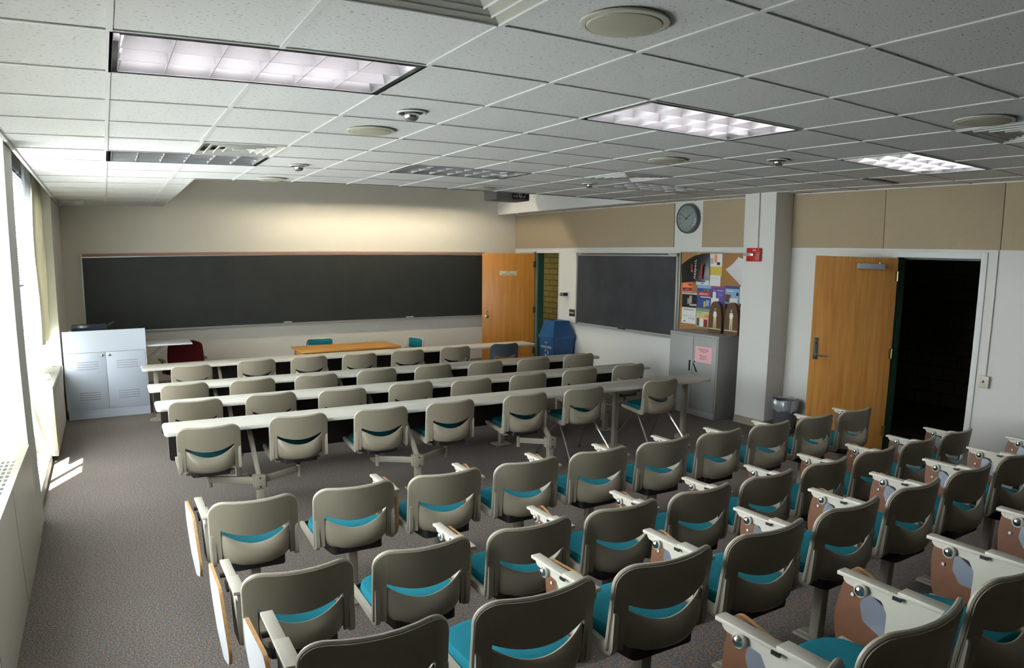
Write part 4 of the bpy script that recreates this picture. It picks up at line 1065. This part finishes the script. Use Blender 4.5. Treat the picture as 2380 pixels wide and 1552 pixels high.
# ------------------------------------------------------------------ fixed tables with swing-arm seats
def long_table(label, y_near_l, rot, x0, x1, depth, peds, legs, mod, group='long ivory tables in the front half of the room'):
    t = thing('long_table', label, 'table', (x0, y_near_l, 0), rot, group); L = x1 - x0
    m = MB(); n = 6; pts = rrect(0, L, 0, depth, .06); c = Vector((L / 2, depth / 2))
    vs_ = []; lv = [(-.016, .690), (-.005, .692), (0, .700), (0, .714), (-.004, .722), (-.014, .7255)]
    for ins, z in lv: vs_ += [(min(max(p[0], -ins), L + ins) if ins else p[0], min(max(p[1], -ins), depth + ins) if ins else p[1], z) for p in pts]
    N = len(pts); fs = [(k * N + i, k * N + (i + 1) % N, (k + 1) * N + (i + 1) % N, (k + 1) * N + i) for k in range(len(lv) - 1) for i in range(N)]
    m.add(vs_, fs + [tuple(range((len(lv) - 1) * N, len(lv) * N)), tuple(reversed(range(N)))], TABLE, False); m.build('tabletop', t)
    m = MB(); pz = rrect(mod[0] - x0, mod[1] - x0, .385, .69, .03)
    m.prism(pz, Tm(0, depth - .03, 0) @ MXZ, .018, MODEST, TABLE); m.build('modesty_panel', t)
    for px, la, ra in peds:
        x = px - x0; yb = -.185
        m = MB(); m.box(x - .028, x + .028, yb - .028, yb + .028, .01, .235, METALP, .004); p = m.build('pedestal', t)
        m = MB(); m.box(x - .10, x + .10, yb - .09, yb + .09, 0, .016, METALP, .006); m.build('foot_plate', p)
        m = MB(); m.box(x - .046, x + .046, yb - .046, yb + .046, .225, .335, METALP, .004)
        for sx in (-1, 1):
            for sz in (.242, .318): m.tube((x + sx * .0, yb - .047, sz), (x + sx * .0, yb - .052, sz), .008, DARKM, 8)
            m.box(x + sx * .046, x + sx * .056, yb - .03, yb + .03, .23, .33, METALP, .002); 
        m.build('hinge_box', p)
        m = MB(); m.beam((x, yb + .01, .32), (x - .0, depth * .55, .69), .036, .05, METALP, .004); m.box(x - .03, x + .03, depth * .25, depth * .85, .672, .69, METALP); m.build('brace', p)
        for ex in (la, ra):
            if ex is None: continue
            e = ex - x0; ey = yb + .14 + .07
            m = MB(); m.beam((x, yb, .285), (e, ey, .285), .032, .056, METALP, .004)
            m.tube((e, ey, .215), (e, ey, .325), .021, METALP, 14); m.tube((e, ey, .325), (e, ey, .345), .017, BLACK, 12); m.build('swing_arm', p)
    for lx in legs:
        x = lx - x0
        m = MB(); m.box(x - .028, x + .028, depth * .42 - .028, depth * .42 + .028, .01, .69, METALP, .004); p = m.build('leg', t)
        m = MB(); m.prism(roundpoly([(x - .13, 0), (x - .04, -.09), (x + .04, -.09), (x + .13, 0), (x + .04, .09), (x - .04, .09)], .03), Tm(0, depth * .42, 0), .022, METALP); m.build('foot_plate', p)
    return t
swing = None
def make_swing():
    t = thing('swing_chair', '', 'chair')
    shell_parts(t, PUTTY, mat('shaded_teal_upholstery', (.006, .075, .085), .9, spec=.1))  # the same teal as other seats, its shade put into the colour
    m = MB(); m.prism(roundpoly([(-.15, -.12), (.15, -.12), (.18, .12), (-.18, .12)], .03), Tm(0, 0, .372), .05, BLACK); m.build('seat_plate', t)
    m = MB(); m.tube((0, 0, .345), (0, 0, .385), .03, BLACK, 14); m.box(-.20, .20, -.02, .02, .365, .38, METALP, .004); m.build('swivel_mount', t)
    return t
# (label, y near-left, slope, x0, x1, mod, peds, legs, chairs, chair y)
T4c = [(.652, 2.81), (1.428, 2.90), (2.175, 2.85), (2.869, 2.845), (3.701, 2.83)]
T3c = [(.684, 4.0), (1.426, 4.02), (2.154, 3.93), (2.943, 3.98), (3.623, 3.86), (4.394, 3.89), (5.175, 3.93), (5.975, 3.96)]
T2c = [(.685, 5.04), (1.422, 4.99), (2.169, 4.99), (2.929, 5.03), (3.688, 5.04), (4.429, 5.01), (5.175, 5.0), (5.99, 5.08)]
T1c = [(.916, 6.45), (1.77, 6.56), (2.498, 6.56), (3.208, 6.50), (3.976, 6.57), (4.778, 6.62)]
tn = {4: 'nearest', 3: 'second nearest', 2: 'third nearest', 1: 'farthest'}
def peds_of(ch, px):
    out = []
    for p in px:
        l = [c[0] for c in ch if -.62 < c[0] - p < -.05]; r = [c[0] for c in ch if .05 < c[0] - p < .65]
        out.append((p, l[-1] if l else None, r[0] if r else None))
    return out
specs = [(4, 3.055, -.0135, .315, 6.42, (.36, 4.0), [1.04, 2.49, 3.95], [5.07, 6.13], T4c),
         (3, 4.14, -.013, .32, 6.40, (.37, 6.05), [1.04, 2.53, 4.0, 5.50], [], T3c),
         (2, 5.25, -.008, .315, 6.42, (.37, 6.25), [1.05, 2.55, 4.05, 5.55], [], T2c),
         (1, 6.93, .008, .32, 6.43, (1.18, 5.15), [1.34, 2.85, 4.38], [.50, 6.10], T1c)]
lab_t = {4: 'long ivory table nearest to the tablet-arm seats, swing arms under it', 3: 'second long ivory table counted from the tablet-arm seats', 2: 'third long ivory table, ending beside the blue bin', 1: 'farthest long ivory table, in front of the wooden desk and lectern'}
for num, yn, rot, x0, x1, mod, px, legs, ch in specs:
    yoff = 0.0
    pd = peds_of(ch, px)
    tt = long_table(lab_t[num], yn, rot, x0, x1, .43, pd, legs, mod)
    for q, (x, y) in enumerate(ch):
        if swing is None: swing = make_swing(); o = swing
        else: o = copy_tree(swing)
        o.location = (x, y + .175, 0); o.rotation_euler = (0, 0, random.uniform(-.03, .03))
        o['group'] = 'swing seats at the long tables'
        o['label'] = 'grey swing seat at the %s long table, %s from the window end' % (tn[num], ordn[q])

# loose four-legged chairs
def make_legged(label, x, y, rz, plastic=PUTTY, cush=None, legm=CHROME, bc=True):
    t = thing('stacking_chair', label, 'chair', (x, y, 0), rz, 'four-legged chairs')
    shell_parts(t, plastic, cush or TEAL, bc)
    for sx in (-1, 1):
        for (ya, yb) in ((.10, .36), (.04, -.30)):
            m = MB(); m.tube((sx * .215, ya, .41), (sx * .29, yb, .012), .0125, legm, 12); m.tube((sx * .29, yb, .0), (sx * .2895, yb, .022), .015, BLACK, 12); m.build('leg', t)
    m = MB(); m.tube((-.215, .07, .41), (.215, .07, .41), .012, legm); m.box(-.225, -.20, .02, .12, .40, .428, legm, .004); m.box(.20, .225, .02, .12, .40, .428, legm, .004); m.build('underframe', t)
    return t
DTEAL = mat('deep_teal_upholstery', (.008, .13, .15), .9, bump=.3, bscale=500, spec=.1)
make_legged('grey four-legged chair with teal seat, left one of the pair at the nearest table', 4.44, 3.02, 0, PUTTY, DTEAL)
make_legged('grey four-legged chair with teal seat at the cabinet end of the nearest table', 5.53, 3.03, 0, PUTTY, DTEAL)
make_legged('slate blue four-legged chair at the doorway end of the farthest table', 5.651, 6.80, 0, DKBLUE, DKBLUE, bc=False)
make_legged('white framed teal chair facing the room behind the wooden desk', 3.24, 8.62, PI, ARMP, DTEAL)
make_legged('white framed teal chair turned sideways at the right end of the wooden desk', 4.62, 8.10, PI * .55, ARMP, DTEAL)
